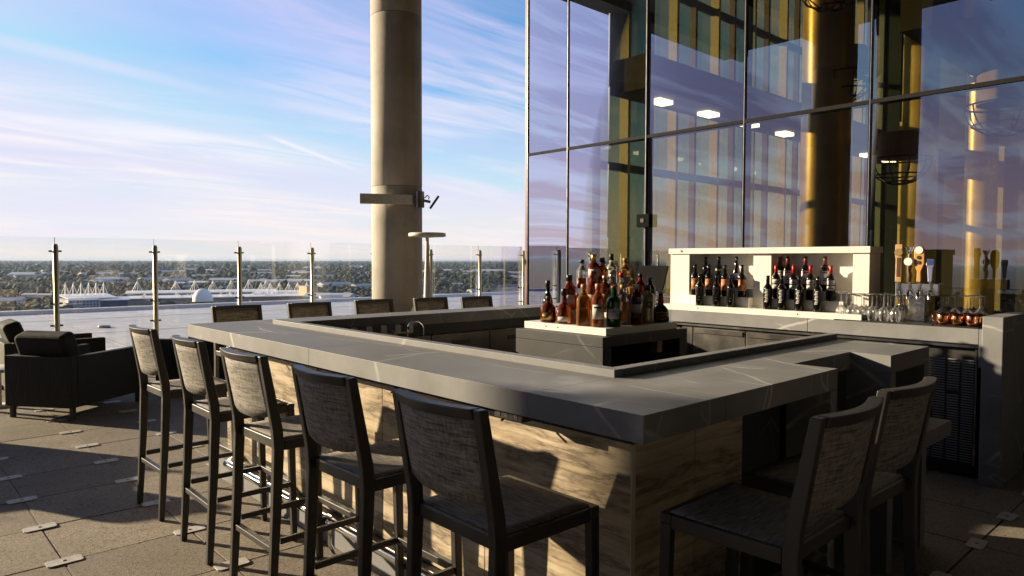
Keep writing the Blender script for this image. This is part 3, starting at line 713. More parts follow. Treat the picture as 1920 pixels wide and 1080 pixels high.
b = bottle(std(.038, .25, .16, .21), 'clear_glass', 'black_plastic', cp(.245, .272, .016), 'clear vodka bottle at the left edge of the top step', (2.445, 2.42, Z3), [(.038, .05, .13, .9, 'orange_paper')])

# ------------------------------------------------------------------ back bar along the facade
bb = thing('back_bar', 'long stone back bar below the glass facade with raised end pier', 'counter', (3.93, 1.5, 0))
inv4 = Matrix.Translation((-3.93, -1.5, 0))
def bp(mb, name, mat, bev=0., par=None):
    o = mb.build(name, mat, par or bb, bev)
    if par is None: o.matrix_parent_inverse = inv4
    return o
for a, b in ((.122, 1.30), (1.302, 2.60), (2.602, 3.80)):
    bp(B(3.90, 4.98, a, b, .955, 1.060), 'counter_slab', 'stone', .003)
bp(B(3.888, 4.56, -.02, .10, .002, 1.149), 'end_pier', 'stone', .004)
bp(B(3.90, 4.98, .102, .1205, .80, 1.0595), 'pier_return', 'stone')
bp(B(3.93, 3.96, .13, 3.8, .925, .953), 'steel_lip', 'steel')
bp(B(3.94, 4.9, 3.79, 3.80, .01, .95), 'end_panel', 'stone_dark')
bp(B(4.02, 4.9, .13, 3.78, .01, .10), 'toe_kick', 'black_plastic')
# ice maker with louvres
ic = thing('ice_machine', 'undercounter cooler with louvred black front beside the end pier', 'cooler', (3.95, .30, 0))
inv5 = Matrix.Translation((-3.95, -.30, 0))
def cq(mb, name, mat, bev=0.):
    o = mb.build(name, mat, ic, bev); o.matrix_parent_inverse = inv5; return o
cq(B(3.985, 4.8, .135, .62, .105, .915), 'cabinet', 'black_metal')
cq(B(3.955, 3.98, .14, .152, .105, .915), 'frame_edge', 'steel')
lm = MB().prism([(-.008, 0), (.006, .0), (.006, .0032), (-.008, .0075)], -.0365, .0365, 'y').mesh('louvre'); lm.materials.append(MATS['far_grey'])
for c in (.197, .285, .373, .461):
    for k in range(40):
        z = .12+.0182*k
        if .50 < z < .60 and c < .40: pass
        o = bpy.data.objects.new('louvre', lm); COL.objects.link(o); o.parent = ic; o.location = (3.972-3.95, c-.30, z); 
cq(B(3.962, 3.984, .235, .33, .585, .615), 'badge', 'ink')
# fridge doors
for k, (a, b) in enumerate(((.66, 1.26), (1.27, 1.87), (1.88, 2.40))):
    d = bp(B(3.965, 4.8, a, b, .12, .92), 'fridge_door', 'steel', .004)
    q = B(3.952, 3.964, a+.02, b-.02, .86, .90).build('handle', 'steel_dark', d); q.matrix_parent_inverse = Matrix.Identity(4); q.location = (0, 0, 0)
bp(B(3.965, 4.8, 2.41, 2.52, .12, .92), 'steel_post', 'steel_dark')
for k in range(4): bp(B(3.96, 4.7, 2.54+.05*k, 2.57+.05*k, .12, .90), 'rack_rail', 'black_metal')
bp(B(3.97, 4.8, 2.76, 3.76, .12, .92), 'fridge_door', 'steel_dark', .004)

# white wine display
wd = thing('wine_display', 'white two bay wine display on the back bar', 'display shelf', (4.12, 1.82, 1.06))
inv6 = Matrix.Translation((-4.12, -1.82, -1.06))
def wp(mb, name, mat='white_gloss', bev=.002):
    o = mb.build(name, mat, wd, bev); o.matrix_parent_inverse = inv6; return o
wp(B(3.93, 4.33, .90, 2.74, 1.0605, 1.111), 'base_board')
wp(B(4.08, 4.30, 2.525, 2.735, 1.1115, 1.584), 'side_box')
wp(B(4.10, 4.30, 1.72, 1.885, 1.1115, 1.584), 'divider_box')
wp(B(4.08, 4.30, .905, 1.03, 1.1115, 1.584), 'side_box')
wp(B(4.06, 4.32, .895, 2.745, 1.5845, 1.636), 'top_board')
wp(B(4.285, 4.30, 1.031, 1.719, 1.1115, 1.5838), 'back_board'); wp(B(4.285, 4.30, 1.886, 2.524, 1.1115, 1.5838), 'back_board')
for (a, b) in ((1.08, 1.719), (1.886, 2.50)):
    wp(B(4.035, 4.28, a, b, 1.1115, 1.199), 'step'); wp(B(4.125, 4.28, a, b, 1.1995, 1.272), 'step')
for (y, z) in ((2.33, 1.088), (1.40, 1.088)):
    wp(MB().tube([(3.928, y, z), (3.931, y, z)], .006, 8), 'screw', 'ink', 0)
wp(MB().tube([(4.057, 2.60, 1.61), (4.061, 2.60, 1.61)], .012, 10), 'screw', 'steel_dark', 0)
def wine(y, x, z, kind, label):
    rz = math.atan2(CAM.y-y, CAM.x-x); h = .285
    def ex(o):
        if kind == 'orange':
            q = MB().patch(.0372, .055, .155, -1.0, 1.0).build('paper_label', 'orange_paper', o)
            MB().patch(.0380, .085, .125, -.35, .35).build('print', 'amber_paper', q)
        elif kind == 'white':
            q = MB().patch(.0372, .055, .165, -.95, .95).build('paper_label', 'white_paper', o)
            for zz, ww in ((.148, .45), (.10, .3), (.085, .3)): MB().patch(.0380, zz, zz+.008, -ww, ww).build('print', 'ink', q)
        elif kind == 'cream':
            for z0, z1 in ((.128, .165), (.085, .12)):
                q = MB().patch(.0372, z0, z1, -.85, .85).build('paper_label', 'white_paper', o); MB().patch(.0380, z0+.014, z0+.019, -.5, .5).build('print', 'ink', q)
        elif kind == 'strokes':
            for k in range(9):
                a = .10*((k*7) % 3-1); MB().patch(.0372, .06+.0125*k, .067+.0125*k, -.62+a, .02+a*.6).build('print', 'white_paper', o)
        elif kind == 'plain':
            for k, zz in enumerate((.05, .075, .16)): MB().patch(.0372, zz, zz+.005, -.35+.1*k, .15).build('print', 'far_grey', o)
        elif kind == 'small': MB().patch(.0372, .075, .135, -.6, .6).build('paper_label', 'lilac_paper', o)
        elif kind == 'band':
            MB().patch(.0372, .155, .172, -.9, .5).build('paper_label', 'cream_paper', o)
    cap = {'white': 'red_dark', 'cream': 'red_wax'}.get(kind, 'wine_black')
    pr = [(0, .004), (.034, 0), (.0365, .005), (.0365, .172), (.034, .186), (.022, .204), (.0150, .216), (.0135, .23), (.0135, h-.004), (0, h-.004)]
    if kind in ('small',): pr = [(0, .004), (.036, 0), (.0385, .005), (.0375, .12), (.030, .165), (.020, .20), (.0145, .225), (.0135, .24), (.0135, h), (0, h)]
    bottle(pr, 'wine_black', cap, [(0, .218), (.0150, .218), (.0150, h-.001), (.013, h), (0, h)], label, (x, y, z), name='wine_bottle', group='bottles in the wine display', face=rz, extra=ex)
nth = ['first', 'second', 'third', 'fourth']
for k, y in enumerate((2.353, 2.179, 2.038)): wine(y, 3.99, 1.1118, 'plain', f'black wine bottle with faint print, {nth[k]} from left in front row of left bay')
for k, y in enumerate((2.462, 2.315, 2.15, 1.979)): wine(y, 4.08, 1.1998, 'orange', f'wine bottle with orange label, {nth[k]} from left in left bay')
for k, (y, kd, s) in enumerate(((2.403, 'none', 'unlabelled dark wine bottle at the top left of the left bay'), (2.264, 'band', 'dark wine bottle with cream shoulder band on the top step'), (2.085, 'small', 'slope shouldered wine bottle with small pale label on the top step'))): wine(y, 4.165, 1.2728, kd, s)
for k, y in enumerate((1.721-.03, 1.566, 1.417, 1.264)): wine(y, 3.99, 1.1118, 'strokes', f'black wine bottle with white upright strokes, {nth[k]} from left in right bay')
for k, y in enumerate((1.665, 1.511, 1.366, 1.199)): wine(y, 4.08, 1.1998, 'cream', f'wine bottle with bright red capsule and split label, {nth[k]} from left')
for k, y in enumerate((1.663, 1.575, 1.45, 1.286)): wine(y+(.01 if k == 0 else .03 if k == 1 else 0), 4.165, 1.2728, 'white', f'wine bottle with dark red capsule and white label, {nth[k]} from left on top step')

# glasses upside down on black mats, copper mugs, beer taps
def mat_(loc, sx_, sy_, label):
    o = B(-sx_/2, sx_/2, -sy_/2, sy_/2, 0, .010).build('bar_mat', 'black_plastic', None, .002); o.location = loc; tag(o, label, 'bar mat'); 
mat_((4.13, .875, 1.0605), .40, .47, 'black rubber mat under the left group of wine glasses')
mat_((4.16, .27, 1.0605), .46, .27, 'black rubber mat under the copper mugs')
o = B(-.19, .19, -.115, .115, 0, .012).build('drip_tray', 'steel_dark', None, .002); o.location = (4.12, .53, 1.0605); tag(o, 'flat steel drip tray under the beer tap tower', 'tray')
gprof = [(.031, 0), (.036, .02), (.040, .05), (.037, .075), (.022, .098), (.006, .108), (.0035, .125), (.0035, .185), (.008, .193), (.032, .199), (.033, .2005), (.008, .197)]
g0 = thing('wine_glass', 'stemmed wine glass turned upside down in the left group beside the wine display', 'wine glass', (0, 0, 0), 0, 'upturned wine glasses left of the taps')
MB().lathe(gprof[:7], 18).build('bowl', 'ware', g0); MB().lathe(gprof[6:8], 10).build('stem', 'ware', g0); MB().lathe(gprof[8:], 18).build('foot', 'ware', g0)
first = True
for a in range(6):
    for b_ in range(6):
        o = g0 if first else copy_tree(g0); first = False
        o.location = (3.975+.078*a+random.uniform(-.004, .004), 1.07-.078*b_+random.uniform(-.005, .005), 1.071)
        o.rotation_euler = (0, 0, random.uniform(0, 6))
for a in range(3):
    for b_ in range(4):
        o = copy_tree(g0); o['label'] = 'stemmed wine glass turned upside down behind the copper mugs'; o['group'] = 'upturned wine glasses right of the taps'
        o.location = (4.20+.078*a, .43-.078*b_+random.uniform(-.005, .005), 1.071)
g1 = thing('copper_mug', 'polished copper mug on the mat by the end pier', 'mug', (0, 0, 0), 0, 'copper mugs')
MB().lathe([(.0, .001), (.030, 0), (.038, .008), (.042, .035), (.040, .065), (.036, .082), (.034, .082), (.038, .06), (.036, .012), (0, .006)], 22).build('body', 'copper', g1)
MB().tube([(.038, 0, .07), (.062, 0, .068), (.066, 0, .045), (.058, 0, .022), (.040, 0, .02)], .0045, 8).build('handle', 'copper', g1)
mugs = ['front row left, beside the tap tower', 'front row middle', 'front row right, against the end pier', 'back row left', 'back row middle', 'back row right, against the end pier']
for k, (x, y) in enumerate(((3.985, .365), (3.985, .275), (3.985, .185), (4.08, .33), (4.08, .24), (4.08, .165))):
    o = g1 if k == 0 else copy_tree(g1); o.location = (x, y, 1.071); o.rotation_euler = (0, 0, 2.0+k*.9); o['label'] = 'polished copper mug on the mat, '+mugs[k]

tp = thing('beer_tower', 'steel t shaped beer tap tower with four tap handles', 'beer tap', (4.18, .585, 1.0728))
B(-.05, .05, -.058, .058, 0, .19).build('column', 'steel', tp, .004)
B(-.055, .055, -.15, .148, .1905, .285).build('manifold', 'chrome', tp, .006)
for k, y in enumerate((.118, .045, -.022, -.098)):
    q = MB().tube([(-.05, y, .225), (-.085, y, .225), (-.095, y, .215), (-.10, y, .165)], .010, 10); q.tube([(-.075, y, .22), (-.075, y, .295)], .008, 8)
    q.tube([(-.062, y, .225), (-.058, y, .225)], .022, 14); q.build('faucet', 'chrome', tp)
h1 = MB().prism([(.095, .29), (.141, .29), (.139, .46), (.145, .50), (.143, .575), (.093, .575), (.091, .50), (.097, .46)], -.086, -.066, 'x').build('tap_handle', 'wood', tp, .004)
MB().prism([(.107, .33), (.129, .33), (.129, .475), (.107, .475)], -.089, -.0865, 'x').build('inlay', 'wood_dark', h1)
q = MB(); q.tube([(-.0925, .118, .515), (-.0865, .118, .515)], .029, 16); q.build('badge', 'gold_foil', h1)
h2 = MB(); h2.tube([(-.075, .045, .295), (-.078, .040, .34), (-.072, .05, .38), (-.078, .042, .43), (-.075, .045, .50)], [.014, .018, .017, .019, .012], 10)
h2 = h2.build('tap_handle', 'wood_dark', tp)
q = MB().tube([(-.108, .045, .445), (-.098, .045, .445)], .029, 18); q.build('badge', 'white_paper', h2)
q = MB().tube([(-.098, .045, .445), (-.092, .045, .445)], .033, 18); q.build('badge_ring', 'chrome', h2)
q = MB()
for a in np.linspace(0, 2*PI, 8)[:-1]: q.tube([(-.075, .045, .50), (-.075+.012*math.cos(a), .045+.028*math.sin(a), .555)], [.010, .005], 6)
q.build('crown', 'chrome', h2)
h3 = MB().prism([(-.038, .295), (-.008, .295), (-.010, .37), (.012, .43), (.012, .53), (-.004, .555), (-.044, .555), (-.058, .53), (-.058, .43), (-.036, .37)], -.088, -.064, 'x').build('tap_handle', 'amber_paint', tp, .004)
q = MB().tube([(-.094, -.022, .53), (-.0885, -.022, .53)], .028, 16); q.build('badge', 'white_paper', h3)
for z in (.475, .438):
    q = MB().tube([(-.0925, -.022, z), (-.0885, -.022, z)], .014, 12); q.build('dot', 'ink', h3)
h4 = MB().prism([(-.112, .295), (-.084, .295), (-.078, .40), (-.070, .42), (-.074, .465), (-.122, .465), (-.126, .42), (-.118, .40)], -.088, -.062, 'x').build('tap_handle', 'silver_blue', tp, .005)
B(-.0915, -.0885, -.122, -.075, .42, .462).build('badge', 'blue_print', h4)

# till screen and boxes further along the back bar
ps = thing('till_screen', 'black tilted touch screen on the back bar behind the bottles', 'screen', (4.45, 3.24, 1.0605))
MB().prism([(-.06, .15), (-.045, .142), (.06, .40), (.045, .408)], -.19, .19, 'y').build('panel', 'matt_black', ps, .004)
B(.0, .04, -.04, .04, .0, .24).build('stand', 'black_metal', ps); B(-.08, .10, -.10, .10, 0.0, .012).build('foot', 'black_metal', ps)
pr = thing('receipt_printer', 'small black receipt printer beside the till screen', 'printer', (4.40, 2.92, 1.0605))
B(-.08, .08, -.07, .07, 0, .13).build('case', 'black_plastic', pr, .01); B(-.082, -.079, -.05, .05, .09, .10).build('slot', 'steel_dark', pr)

sb = thing('wall_sensor', 'small dark box fixed to a facade mullion above the bottles', 'sensor', (FX-.018, 3.80, 1.98))
B(-.06, -.0005, -.10, .08, -.07, .08).build('case', 'matt_black', sb, .006); B(-.068, -.0605, -.03, .02, -.02, .03).build('lens', 'black_plastic', sb, .004)
pb = B(.03, .075, -.075, .075, -.036, -.0025).build('socket_box', 'black_metal', bar, .003); pb.location = (0, .62, T-TK)
for y in (-.04, .01, .05): B(.0285, .0298, y-.008, y+.008, -.028, -.012).build('socket', 'steel', pb)

# ------------------------------------------------------------------ bar stools
def make_stool():
    o = thing('bar_stool', 'x', 'bar stool')
    HW = .215
    def leg_poly(pts, t):
        l, r_ = [], []
        for i, (x, z) in enumerate(pts):
            l.append((x-t[i]/2, z)); r_.append((x+t[i]/2, z))
        return l+r_[::-1]
    rear = leg_poly([(-.238, 0), (-.212, .45), (-.200, .72), (-.205, .80), (-.264, 1.118)], [.030, .040, .046, .046, .034])
    front = leg_poly([(.208, 0), (.192, .72)], [.028, .040])
    for s in (-1, 1):
        a, b = sorted((s*HW, s*(HW-.030)))
        MB().prism(rear, a, b, 'y').build('leg', 'black_metal', o, .004)
        MB().prism(front, a, b, 'y').build('leg', 'black_metal', o, .004)
    f = MB(); f.box(-.176, .171, -HW+.002, -HW+.028, .706, .748); f.box(-.176, .171, HW-.028, HW-.002, .706, .748); f.box(.1715, .211, -HW, HW, .7205, .750); f.box(-.2, -.1765, -HW+.031, HW-.031, .706, .748)
    f.build('seat_frame', 'black_metal', o, .003)
    s = MB(); n = 8; vs = []; fs = []
    for i in range(n+1):
        for j in range(n+1):
            u, v = i/n, j/n; x = -.185+.37*u; y = (-HW+.020)+(2*HW-.040)*v
            vs.append((x, y, .7525-.012*math.sin(PI*u)*math.sin(PI*v)))
    for i in range(n):
        for j in range(n): fs.append((i*(n+1)+j, (i+1)*(n+1)+j, (i+1)*(n+1)+j+1, i*(n+1)+j+1))
    s._a(vs, fs, True); q = s.build('seat_sling', 'sling_seat', o); md = q.modifiers.new('t', 'SOLIDIFY'); md.thickness = .006; md.offset = -1
    bow = lambda v: -.040*math.sin(PI*v)
    bx = lambda z: -.205-(z-.80)*.1855
    s = MB(); vs = []; fs = []; nu, nv = 6, 12
    for i in range(nu+1):
        for j in range(nv+1):
            v = j/nv; edge = abs(2*v-1)
            z0 = .836+.026*edge**4; z1 = 1.092
            z = z0+(z1-z0)*i/nu; vs.append((bx(z)+bow(v)*(.7+.3*i/nu)-.006, (-HW+.022)+(2*HW-.044)*v, z))
    for i in range(nu):
        for j in range(nv): fs.append((i*(nv+1)+j, i*(nv+1)+j+1, (i+1)*(nv+1)+j+1, (i+1)*(nv+1)+j))
    s._a(vs, fs, True); q = s.build('back_sling', 'sling', o); md = q.modifiers.new('t', 'SOLIDIFY'); md.thickness = .008; md.offset = 0
    s = MB(); vs = []; fs = []; nv = 14
    for j in range(nv+1):
        v = j/nv; y = (-HW+.0305)+(2*HW-.061)*v
        for (dx, z) in ((-.020, 1.088), (.022, 1.088), (.021, 1.119), (-.022, 1.119)): vs.append((bx(z)+bow(.05+.9*v)+dx+.004, y, z))
    for j in range(nv):
        for k in range(4): fs.append((j*4+k, j*4+(k+1) % 4, j*4+4+(k+1) % 4, j*4+4+k))
    fs += [(3, 2, 1, 0), tuple(nv*4+k for k in range(4))]
    s._a(vs, fs); s.build('top_rail', 'black_metal', o, .004)
    B(-.232, -.204, -HW+.031, HW-.031, .265, .292).build('stretcher', 'black_metal', o, .003)
    B(.184, .212, -HW+.031, HW-.031, .300, .330).build('stretcher', 'black_metal', o, .003)
    for sgn in (-1, 1):
        a, b = sorted((sgn*(HW-.006), sgn*(HW-.026)))
        B(-.195, .183, a, b, .300, .326).build('stretcher', 'black_metal', o, .003)
    return o
st = make_stool(); used = False
def stool(x, y, rz, label, group):
    global used
    o = copy_tree(st) if used else st; used = True
    o.location = (x, y, .0015); o.rotation_euler = (0, 0, rz); tag(o, label, 'bar stool', group); return o
lab = ['sunlit bar stool farthest from the camera along the long bar side, beside the armchair', 'sunlit bar stool, second from the armchair along the long bar side', 'half shaded bar stool in the middle of the long bar side', 'shaded bar stool, second nearest along the long bar side', 'large shaded bar stool nearest the camera left of the bar corner']
for k, (y, rz) in enumerate(((3.33, .02), (2.53, -.015), (1.83, .02), (1.10, .01), (.402, -.01))):
    stool(-.185, y, R(0)+rz, lab[k], 'stools along the long bar side')
stool(.335, -.185, PI/2+.01, 'black bar stool nearest the camera right of the bar corner', 'stools on the short bar side')
stool(.875, -.165, PI/2-.03, 'black bar stool second right of the corner, before the louvred cooler', 'stools on the short bar side')
lab = ['leftmost bar stool seen across the far counter', 'second bar stool from the left across the far counter', 'bar stool across the far counter before the concrete column', 'bar stool across the far counter below the white disc lamp', 'rightmost bar stool across the far counter']
for k, (x, y) in enumerate(((.74, 4.93), (1.41, 4.90), (2.13, 4.95), (2.79, 4.88), (3.32, 4.75))):
    stool(x, y-.26, -PI/2+random.uniform(-.03, .03), lab[k], 'stools across the far counter')

# ------------------------------------------------------------------ lounge chairs and tables
def make_lounge():
    o = thing('lounge_chair', 'x', 'armchair')
    D, Wd, H = .98, .74, .60
    B(0, .075, 0, Wd, .115, H).build('back_panel', 'wicker', o, .008)
    B(.0765, D, 0, .085, .115, H).build('arm', 'wicker', o, .008)
    B(.0765, D, Wd-.085, Wd, .115, H).build('arm', 'wicker', o, .008)
    B(.0765, D-.01, .0865, Wd-.0865, .115, .30).build('seat_base', 'wicker', o, .005)
    B(.09, D+.01, .092, Wd-.092, .302, .45).build('seat_cushion', 'cushion', o, .035, 3)
    q = B(-.09, .09, .0, .56, -.19, .19).build('back_cushion', 'cushion', o, .05, 4)
    q.location = (.14, .09, .635); q.rotation_euler = (0, -R(20), 0)
    for x in (.03, D-.07):
        for y in (.02, Wd-.06): B(x, x+.04, y, y+.04, 0, .113).build('leg', 'black_metal', o, .003)
    return o
lc = make_lounge()
tag(lc, 'black woven armchair with its back to the camera beside the nearest stools', 'armchair', 'black lounge armchairs')
lc.location = (-.245, 6.39, .001); lc.rotation_euler = (0, 0, R(37))
def lounge(x, y, deg, label):
    o = copy_tree(lc); o.location = (x, y, .001); o.rotation_euler = (0, 0, R(deg)); o['label'] = label; return o
lounge(-.55, 8.10, 0, 'black woven armchair behind the low white table at the left edge')
lounge(2.0, 7.25, 130, 'black woven armchair seen between the stool backs behind the bar end')
lounge(4.6, 7.55, 150, 'black woven armchair partly hidden behind the far counter stools')
lounge(-1.62, 5.75, 72, 'black woven armchair beyond the left edge whose shadow crosses the paving')
tb = thing('low_table', 'low white round table at the left edge between the armchairs', 'table', (-.66, 7.66, 0))
MB().lathe([(0, .375), (.24, .375), (.25, .382), (.25, .400), (.24, .405), (0, .405)], 40).build('top', 'white_gloss', tb)
MB().lathe([(.028, .012), (.028, .3745)], 16).build('stem', 'white_metal', tb); MB().lathe([(0, 0), (.16, 0), (.16, .012), (0, .013)], 32).build('base', 'white_metal', tb)
t2 = thing('fire_table', 'pale square fire table with glass guard seen behind the stools', 'table', (1.35, 7.6, 0), .2)
B(-.42, .42, -.42, .42, .36, .44).build('top', 'stone', t2, .006); B(-.34, .34, -.34, .34, .0, .358).build('base', 'concrete', t2, .004)
for (a, b, c, d) in ((-.25, .25, -.25, -.244), (-.25, .25, .244, .25), (-.25, -.244, -.243, .243), (.244, .25, -.243, .243)): B(a, b, c, d, .441, .60).build('glass_guard', 'rail_glass', t2)

# ------------------------------------------------------------------ pendant cage lamps in the hall
def make_pendant():
    o = thing('pendant_lamp', 'x', 'pendant lamp'); r = .34
    q = MB()
    for k in range(10):
        a = 2*PI*k/10; q.tube([(r*math.cos(a)*math.sin(t), r*math.sin(a)*math.sin(t), -r*.9*math.cos(t)) for t in np.linspace(0, PI/2, 7)], .008, 5)
    q.build('cage', 'black_metal', o)
    for rr, z in ((r, 0.), (r*.8, -.19), (r*.45, -.275)):
        MB().tube([(rr*math.cos(a), rr*math.sin(a), z) for a in np.linspace(0, 2*PI, 25)[:-1]], .010, 5, closed=True).build('ring', 'black_metal', o)
    MB().lathe([(r*.70, .01), (r*.70, .30), (r*.66, .31), (r*.66, .01)], 32).build('shade', 'wall_tan', o)
    MB().tube([(0, 0, .45), (0, 0, 6.2)], .012, 6).build('cord', 'black_metal', o)
    return o
pdl = make_pendant()
for k, (x, y, z, s) in enumerate(((6.6, .62, 3.05, 'cage pendant lamp hanging behind the glass above the beer taps'), (7.1, 2.35, 3.75, 'cage pendant lamp behind the glass near the sunlit hall column'), (7.6, 1.9, 2.75, 'lower cage pendant lamp behind the glass right of the sunlit hall column'), (6.3, 2.2, 4.6, 'highest cage pendant lamp behind the glass at the top edge'))):
    o = pdl if k == 0 else copy_tree(pdl); o.location = (x, y, z); tag(o, s, 'pendant lamp', 'cage lamps in the hall')

# ------------------------------------------------------------------ the town below
def far(px, dist, z=GZ):
    d = _f*1323.86+_r2*(px-960); d.z = 0; d.normalize(); return Vector((CAM.x+d.x*dist, CAM.y+d.y*dist, z)), math.atan2(d.y, d.x)
def mast(m, x, y, z0, h, wd=9):
    for s in (-1, 1): m.tube([(x, y, z0+h), (x+s*wd, y, z0)], .28, 4)
    m.tube([(x, y, z0), (x, y, z0+h*1.08)], .4, 5)
    for s in (-1, 1): m.tube([(x, y, z0+h), (x+s*wd*.5, y-7, z0)], .35, 4)
P, a0 = far(385, 1105)
sd = thing('stadium', 'white roofed stadium with rows of pointed masts among the trees', 'stadium', P, a0-PI/2)
def stand(cx, cy_, wd, dp, h, n, mh, ang=0., body='far_grey', roof='white_metal', ws=7):
    def rot(p): c, s = math.cos(ang), math.sin(ang); return (cx+p[0]*c-p[1]*s, cy_+p[0]*s+p[1]*c, p[2])
    def add(m, nm, mat): m.v = [rot(p) for p in m.v]; return m.build(nm, mat, sd)
    add(B(-wd/2, wd/2, -dp/2, dp/2, 0, h*.72), 'stand', body)
    add(MB().prism([(-dp/2-4, h*.80), (dp/2, h), (dp/2, h+.9), (-dp/2-4, h*.80+.9)], -wd/2-2, wd/2+2, 'x'), 'roof', roof)
    for k in range(n):
        m = MB(); mast(m, -wd/2+wd*(k+.5)/n, dp*.15, h, mh, ws); add(m, 'mast', 'white_metal')
stand(-2, 62, 205, 26, 14, 8, 15)
stand(-140, -55, 52, 60, 15, 6, 15, .35, ws=5)
stand(-112, -75, 40, 30, 12, 0, 1, .1, 'far_blue')
stand(20, -20, 230, 34, 10, 0, 1, 0., 'far_grey', 'white_metal')
stand(110, 20, 80, 30, 13, 6, 13, -.15, ws=6)
for k in range(34):
    m = MB(); mast(m, -80+random.uniform(0, 215), -20+random.uniform(-15, 25), 9, random.uniform(3, 6), 4); m.build('roof_truss', 'white_metal', sd)
P, a0 = far(380, 1035)
dm = thing('domed_building', 'white domed hall with rust coloured base before the stadium', 'building', P, a0-PI/2)
B(-14, 14, -10, 10, 0, 5).build('base', 'rust', dm); MB().lathe([(13, 5), (12.4, 12), (9.2, 18), (5, 21.4), (0, 22.4)], 24).build('dome', 'white_metal', dm)
P, a0 = far(578, 1085)
ob = thing('tan_building', 'tall tan block building beside the stadium', 'building', P, a0-PI/2+.5)
B(-9, 9, -12, 12, 0, 22).build('wall', 'wall_tan', ob); B(-9.3, 9.3, -12.3, 12.3, 22.05, 22.9).build('parapet', 'far_grey', ob)
P, a0 = far(500, 1000)
ob = thing('red_roofed_hall', 'long low hall with red roof in front of the stadium', 'building', P, a0-PI/2+.1)
B(-20, 20, -8, 8, 0, 5).build('wall', 'far_white', ob); MB().prism([(-9, 5.05), (9, 5.05), (0, 9)], -21, 21, 'x').build('roof', 'roof_red', ob)
P, a0 = far(155, 1010)
ob = thing('office_block', 'pale office block with dark window bands left of the stadium', 'building', P, a0-PI/2+.2)
B(-17, 17, -8, 8, 0, 12).build('wall', 'far_white', ob)
for k in range(3):
    for j in range(9): B(-16+j*3.6, -13.4+j*3.6, -8.25, -8.05, 1.5+k*3.5, 3.8+k*3.5).build('window', 'far_blue', ob)
P, a0 = far(835, 1060)
ob = thing('office_block', 'pale blue roofed block right of the concrete column', 'building', P, a0-PI/2+.3)
B(-22, 22, -12, 12, 0, 9).build('wall', 'far_white', ob)
for j in range(10): B(-20+j*4.1, -17.4+j*4.1, -12.25, -12.05, 2, 6).build('window', 'far_blue', ob)
B(-22.5, 22.5, -12.5, 12.5, 9.05, 10).build('roof', 'silver_blue', ob)
# many small far roofs
far_meshes = []
for (wd, dp, h, rf) in ((22, 14, 7, 'far_white'), (46, 22, 8, 'far_white'), (16, 12, 8, 'far_grey'), (70, 30, 9, 'far_white'), (14, 11, 9, 'roof_red')):
    m = MB().box(-wd/2, wd/2, -dp/2, dp/2, 0, h); 
    m.prism([(-dp/2-.6, h+.05), (dp/2+.6, h+.05), (0, h+dp*.16)], -wd/2-.5, wd/2+.5, 'x')
    me = m.mesh('far_building'); me.materials.append(MATS[rf]); far_meshes.append(me)
bpos = []
for k in range(150):
    px = random.uniform(-60, 1000); py = random.choice([random.uniform(508, 575), random.uniform(496, 530)])
    dist = 61.5*1323.86/max(py-487.5, 6)
    if 150 < px < 600 and 900 < dist < 1300: continue
    P, a0 = far(px, dist); o = bpy.data.objects.new('far_building', random.choice(far_meshes if dist < 2500 else far_meshes[:4])); COL.objects.link(o)
    o.location = P; o.rotation_euler = (0, 0, a0-PI/2+random.uniform(-.7, .7)); bpos.append((P.x, P.y, 30))
    s = 1 if dist < 2500 else 1.5; o.scale = (s, s, s)
    tag(o, 'small pale building far off among the dark trees', 'building', 'far buildings among the trees')
bpos.append((*far(385, 1105)[0][:2], 175)); bpos.append((*far(330, 1080)[0][:2], 160))
# woodland: clumped low crowns, uncountable at this distance
def ico(sub):
    t = (1+5**.5)/2
    v = [(-1, t, 0), (1, t, 0), (-1, -t, 0), (1, -t, 0), (0, -1, t), (0, 1, t), (0, -1, -t), (0, 1, -t), (t, 0, -1), (t, 0, 1), (-t, 0, -1), (-t, 0, 1)]
    f = [(0, 11, 5), (0, 5, 1), (0, 1, 7), (0, 7, 10), (0, 10, 11), (1, 5, 9), (5, 11, 4), (11, 10, 2), (10, 7, 6), (7, 1, 8), (3, 9, 4), (3, 4, 2), (3, 2, 6), (3, 6, 8), (3, 8, 9), (4, 9, 5), (2, 4, 11), (6, 2, 10), (8, 6, 7), (9, 8, 1)]
    v = [Vector(p).normalized() for p in v]
    for _ in range(sub):
        nf = []; mid = {}
        def md(a, b):
            k = (min(a, b), max(a, b))
            if k not in mid: mid[k] = len(v); v.append(((v[a]+v[b])/2).normalized())
            return mid[k]
        for a, b, c in f: x, y, z = md(a, b), md(b, c), md(c, a); nf += [(a, x, z), (b, y, x), (c, z, y), (x, y, z)]
        f = nf
    return np.array([tuple(p) for p in v]), np.array(f)
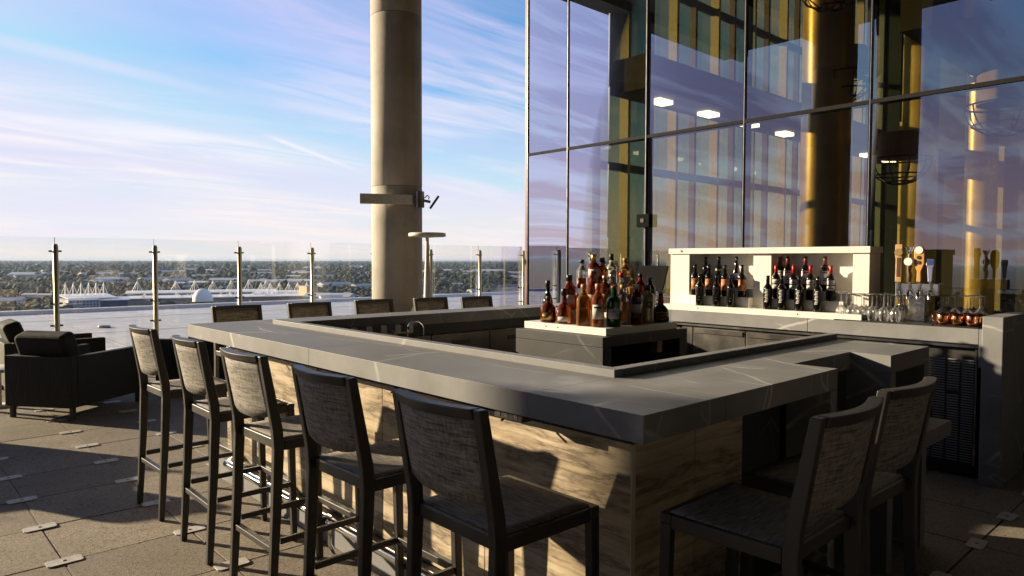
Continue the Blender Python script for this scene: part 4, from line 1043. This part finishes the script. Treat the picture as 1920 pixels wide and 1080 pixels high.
def wood(d0, d1, sp, sub, size):
    v, f = ico(sub); a_lo, a_hi = R(28), R(92); V = []; F = []; o = 0
    n = int((a_hi-a_lo)/2*(d1*d1-d0*d0)/(sp*sp))
    d = np.sqrt(RNG.uniform(d0*d0, d1*d1, n)); a = RNG.uniform(a_lo, a_hi, n)
    x, y = CAM.x+d*np.cos(a), CAM.y+d*np.sin(a)
    dens = np.sin(x*.011+1.3)*np.sin(y*.013+.4)+.6*np.sin(x*.031+y*.027)+.4*np.sin(x*.004-y*.006)
    keep = dens+RNG.normal(0, .35, n) > -.55
    for bx, by, br in bpos: keep &= (x-bx)**2+(y-by)**2 > br*br
    x, y = x[keep], y[keep]; n = len(x); s = size*RNG.lognormal(0, .28, n)
    rot = RNG.uniform(0, 6.28, n); jit = 1+RNG.normal(0, .16, (n, len(v)))
    vv = v[None]*jit[:, :, None]*s[:, None, None]
    c, s_ = np.cos(rot)[:, None], np.sin(rot)[:, None]
    X = vv[:, :, 0]*c-vv[:, :, 1]*s_+x[:, None]; Y = vv[:, :, 0]*s_+vv[:, :, 1]*c+y[:, None]; Z = vv[:, :, 2]*.85+GZ+(s*.75)[:, None]
    V = np.stack([X, Y, Z], -1).reshape(-1, 3); F = (f[None]+(np.arange(n)*len(v))[:, None, None]).reshape(-1, 3)
    return V, F
parts = [wood(880, 1300, 8.2, 1, 3.6), wood(1300, 2100, 11, 0, 4.4), wood(2100, 4200, 20, 0, 7), wood(4200, 14000, 64, 0, 12)]
off = 0; VV = []; FF = []
for V, F in parts: VV.append(V); FF.append(F+off); off += len(V)
VV = np.concatenate(VV); FF = np.concatenate(FF)
me = bpy.data.meshes.new('woodland'); me.vertices.add(len(VV)); me.vertices.foreach_set('co', VV.ravel())
me.loops.add(FF.size); me.loops.foreach_set('vertex_index', FF.ravel().astype(np.int32)); me.polygons.add(len(FF))
me.polygons.foreach_set('loop_start', np.arange(0, FF.size, 3, dtype=np.int32)); me.polygons.foreach_set('use_smooth', np.ones(len(FF), dtype=bool)); me.update(calc_edges=True); me.validate()
wo_ = bpy.data.objects.new('woodland', me); COL.objects.link(wo_); me.materials.append(MATS['foliage'])
tag(wo_, 'dark green woodland spreading to the horizon below the terrace', 'woodland', kind='stuff')

# ------------------------------------------------------------------ haze
hz = B(-34500, 34500, -34500, 34500, GZ-6, 13.5).build('haze', 'land'); hz.data.materials.clear()
m, t, out = material('haze'); v = t.add('ShaderNodeVolumePrincipled', {'Color': (.48, .62, .80, 1), 'Density': 3.4e-5, 'Anisotropy': .2}); t.l.new(v.outputs[0], out.inputs[1])
hz.data.materials.append(m); tag(hz, 'pale blue haze over the far town', 'haze', kind='stuff')
print('pavers', n_p, 'wood tris', len(FF))
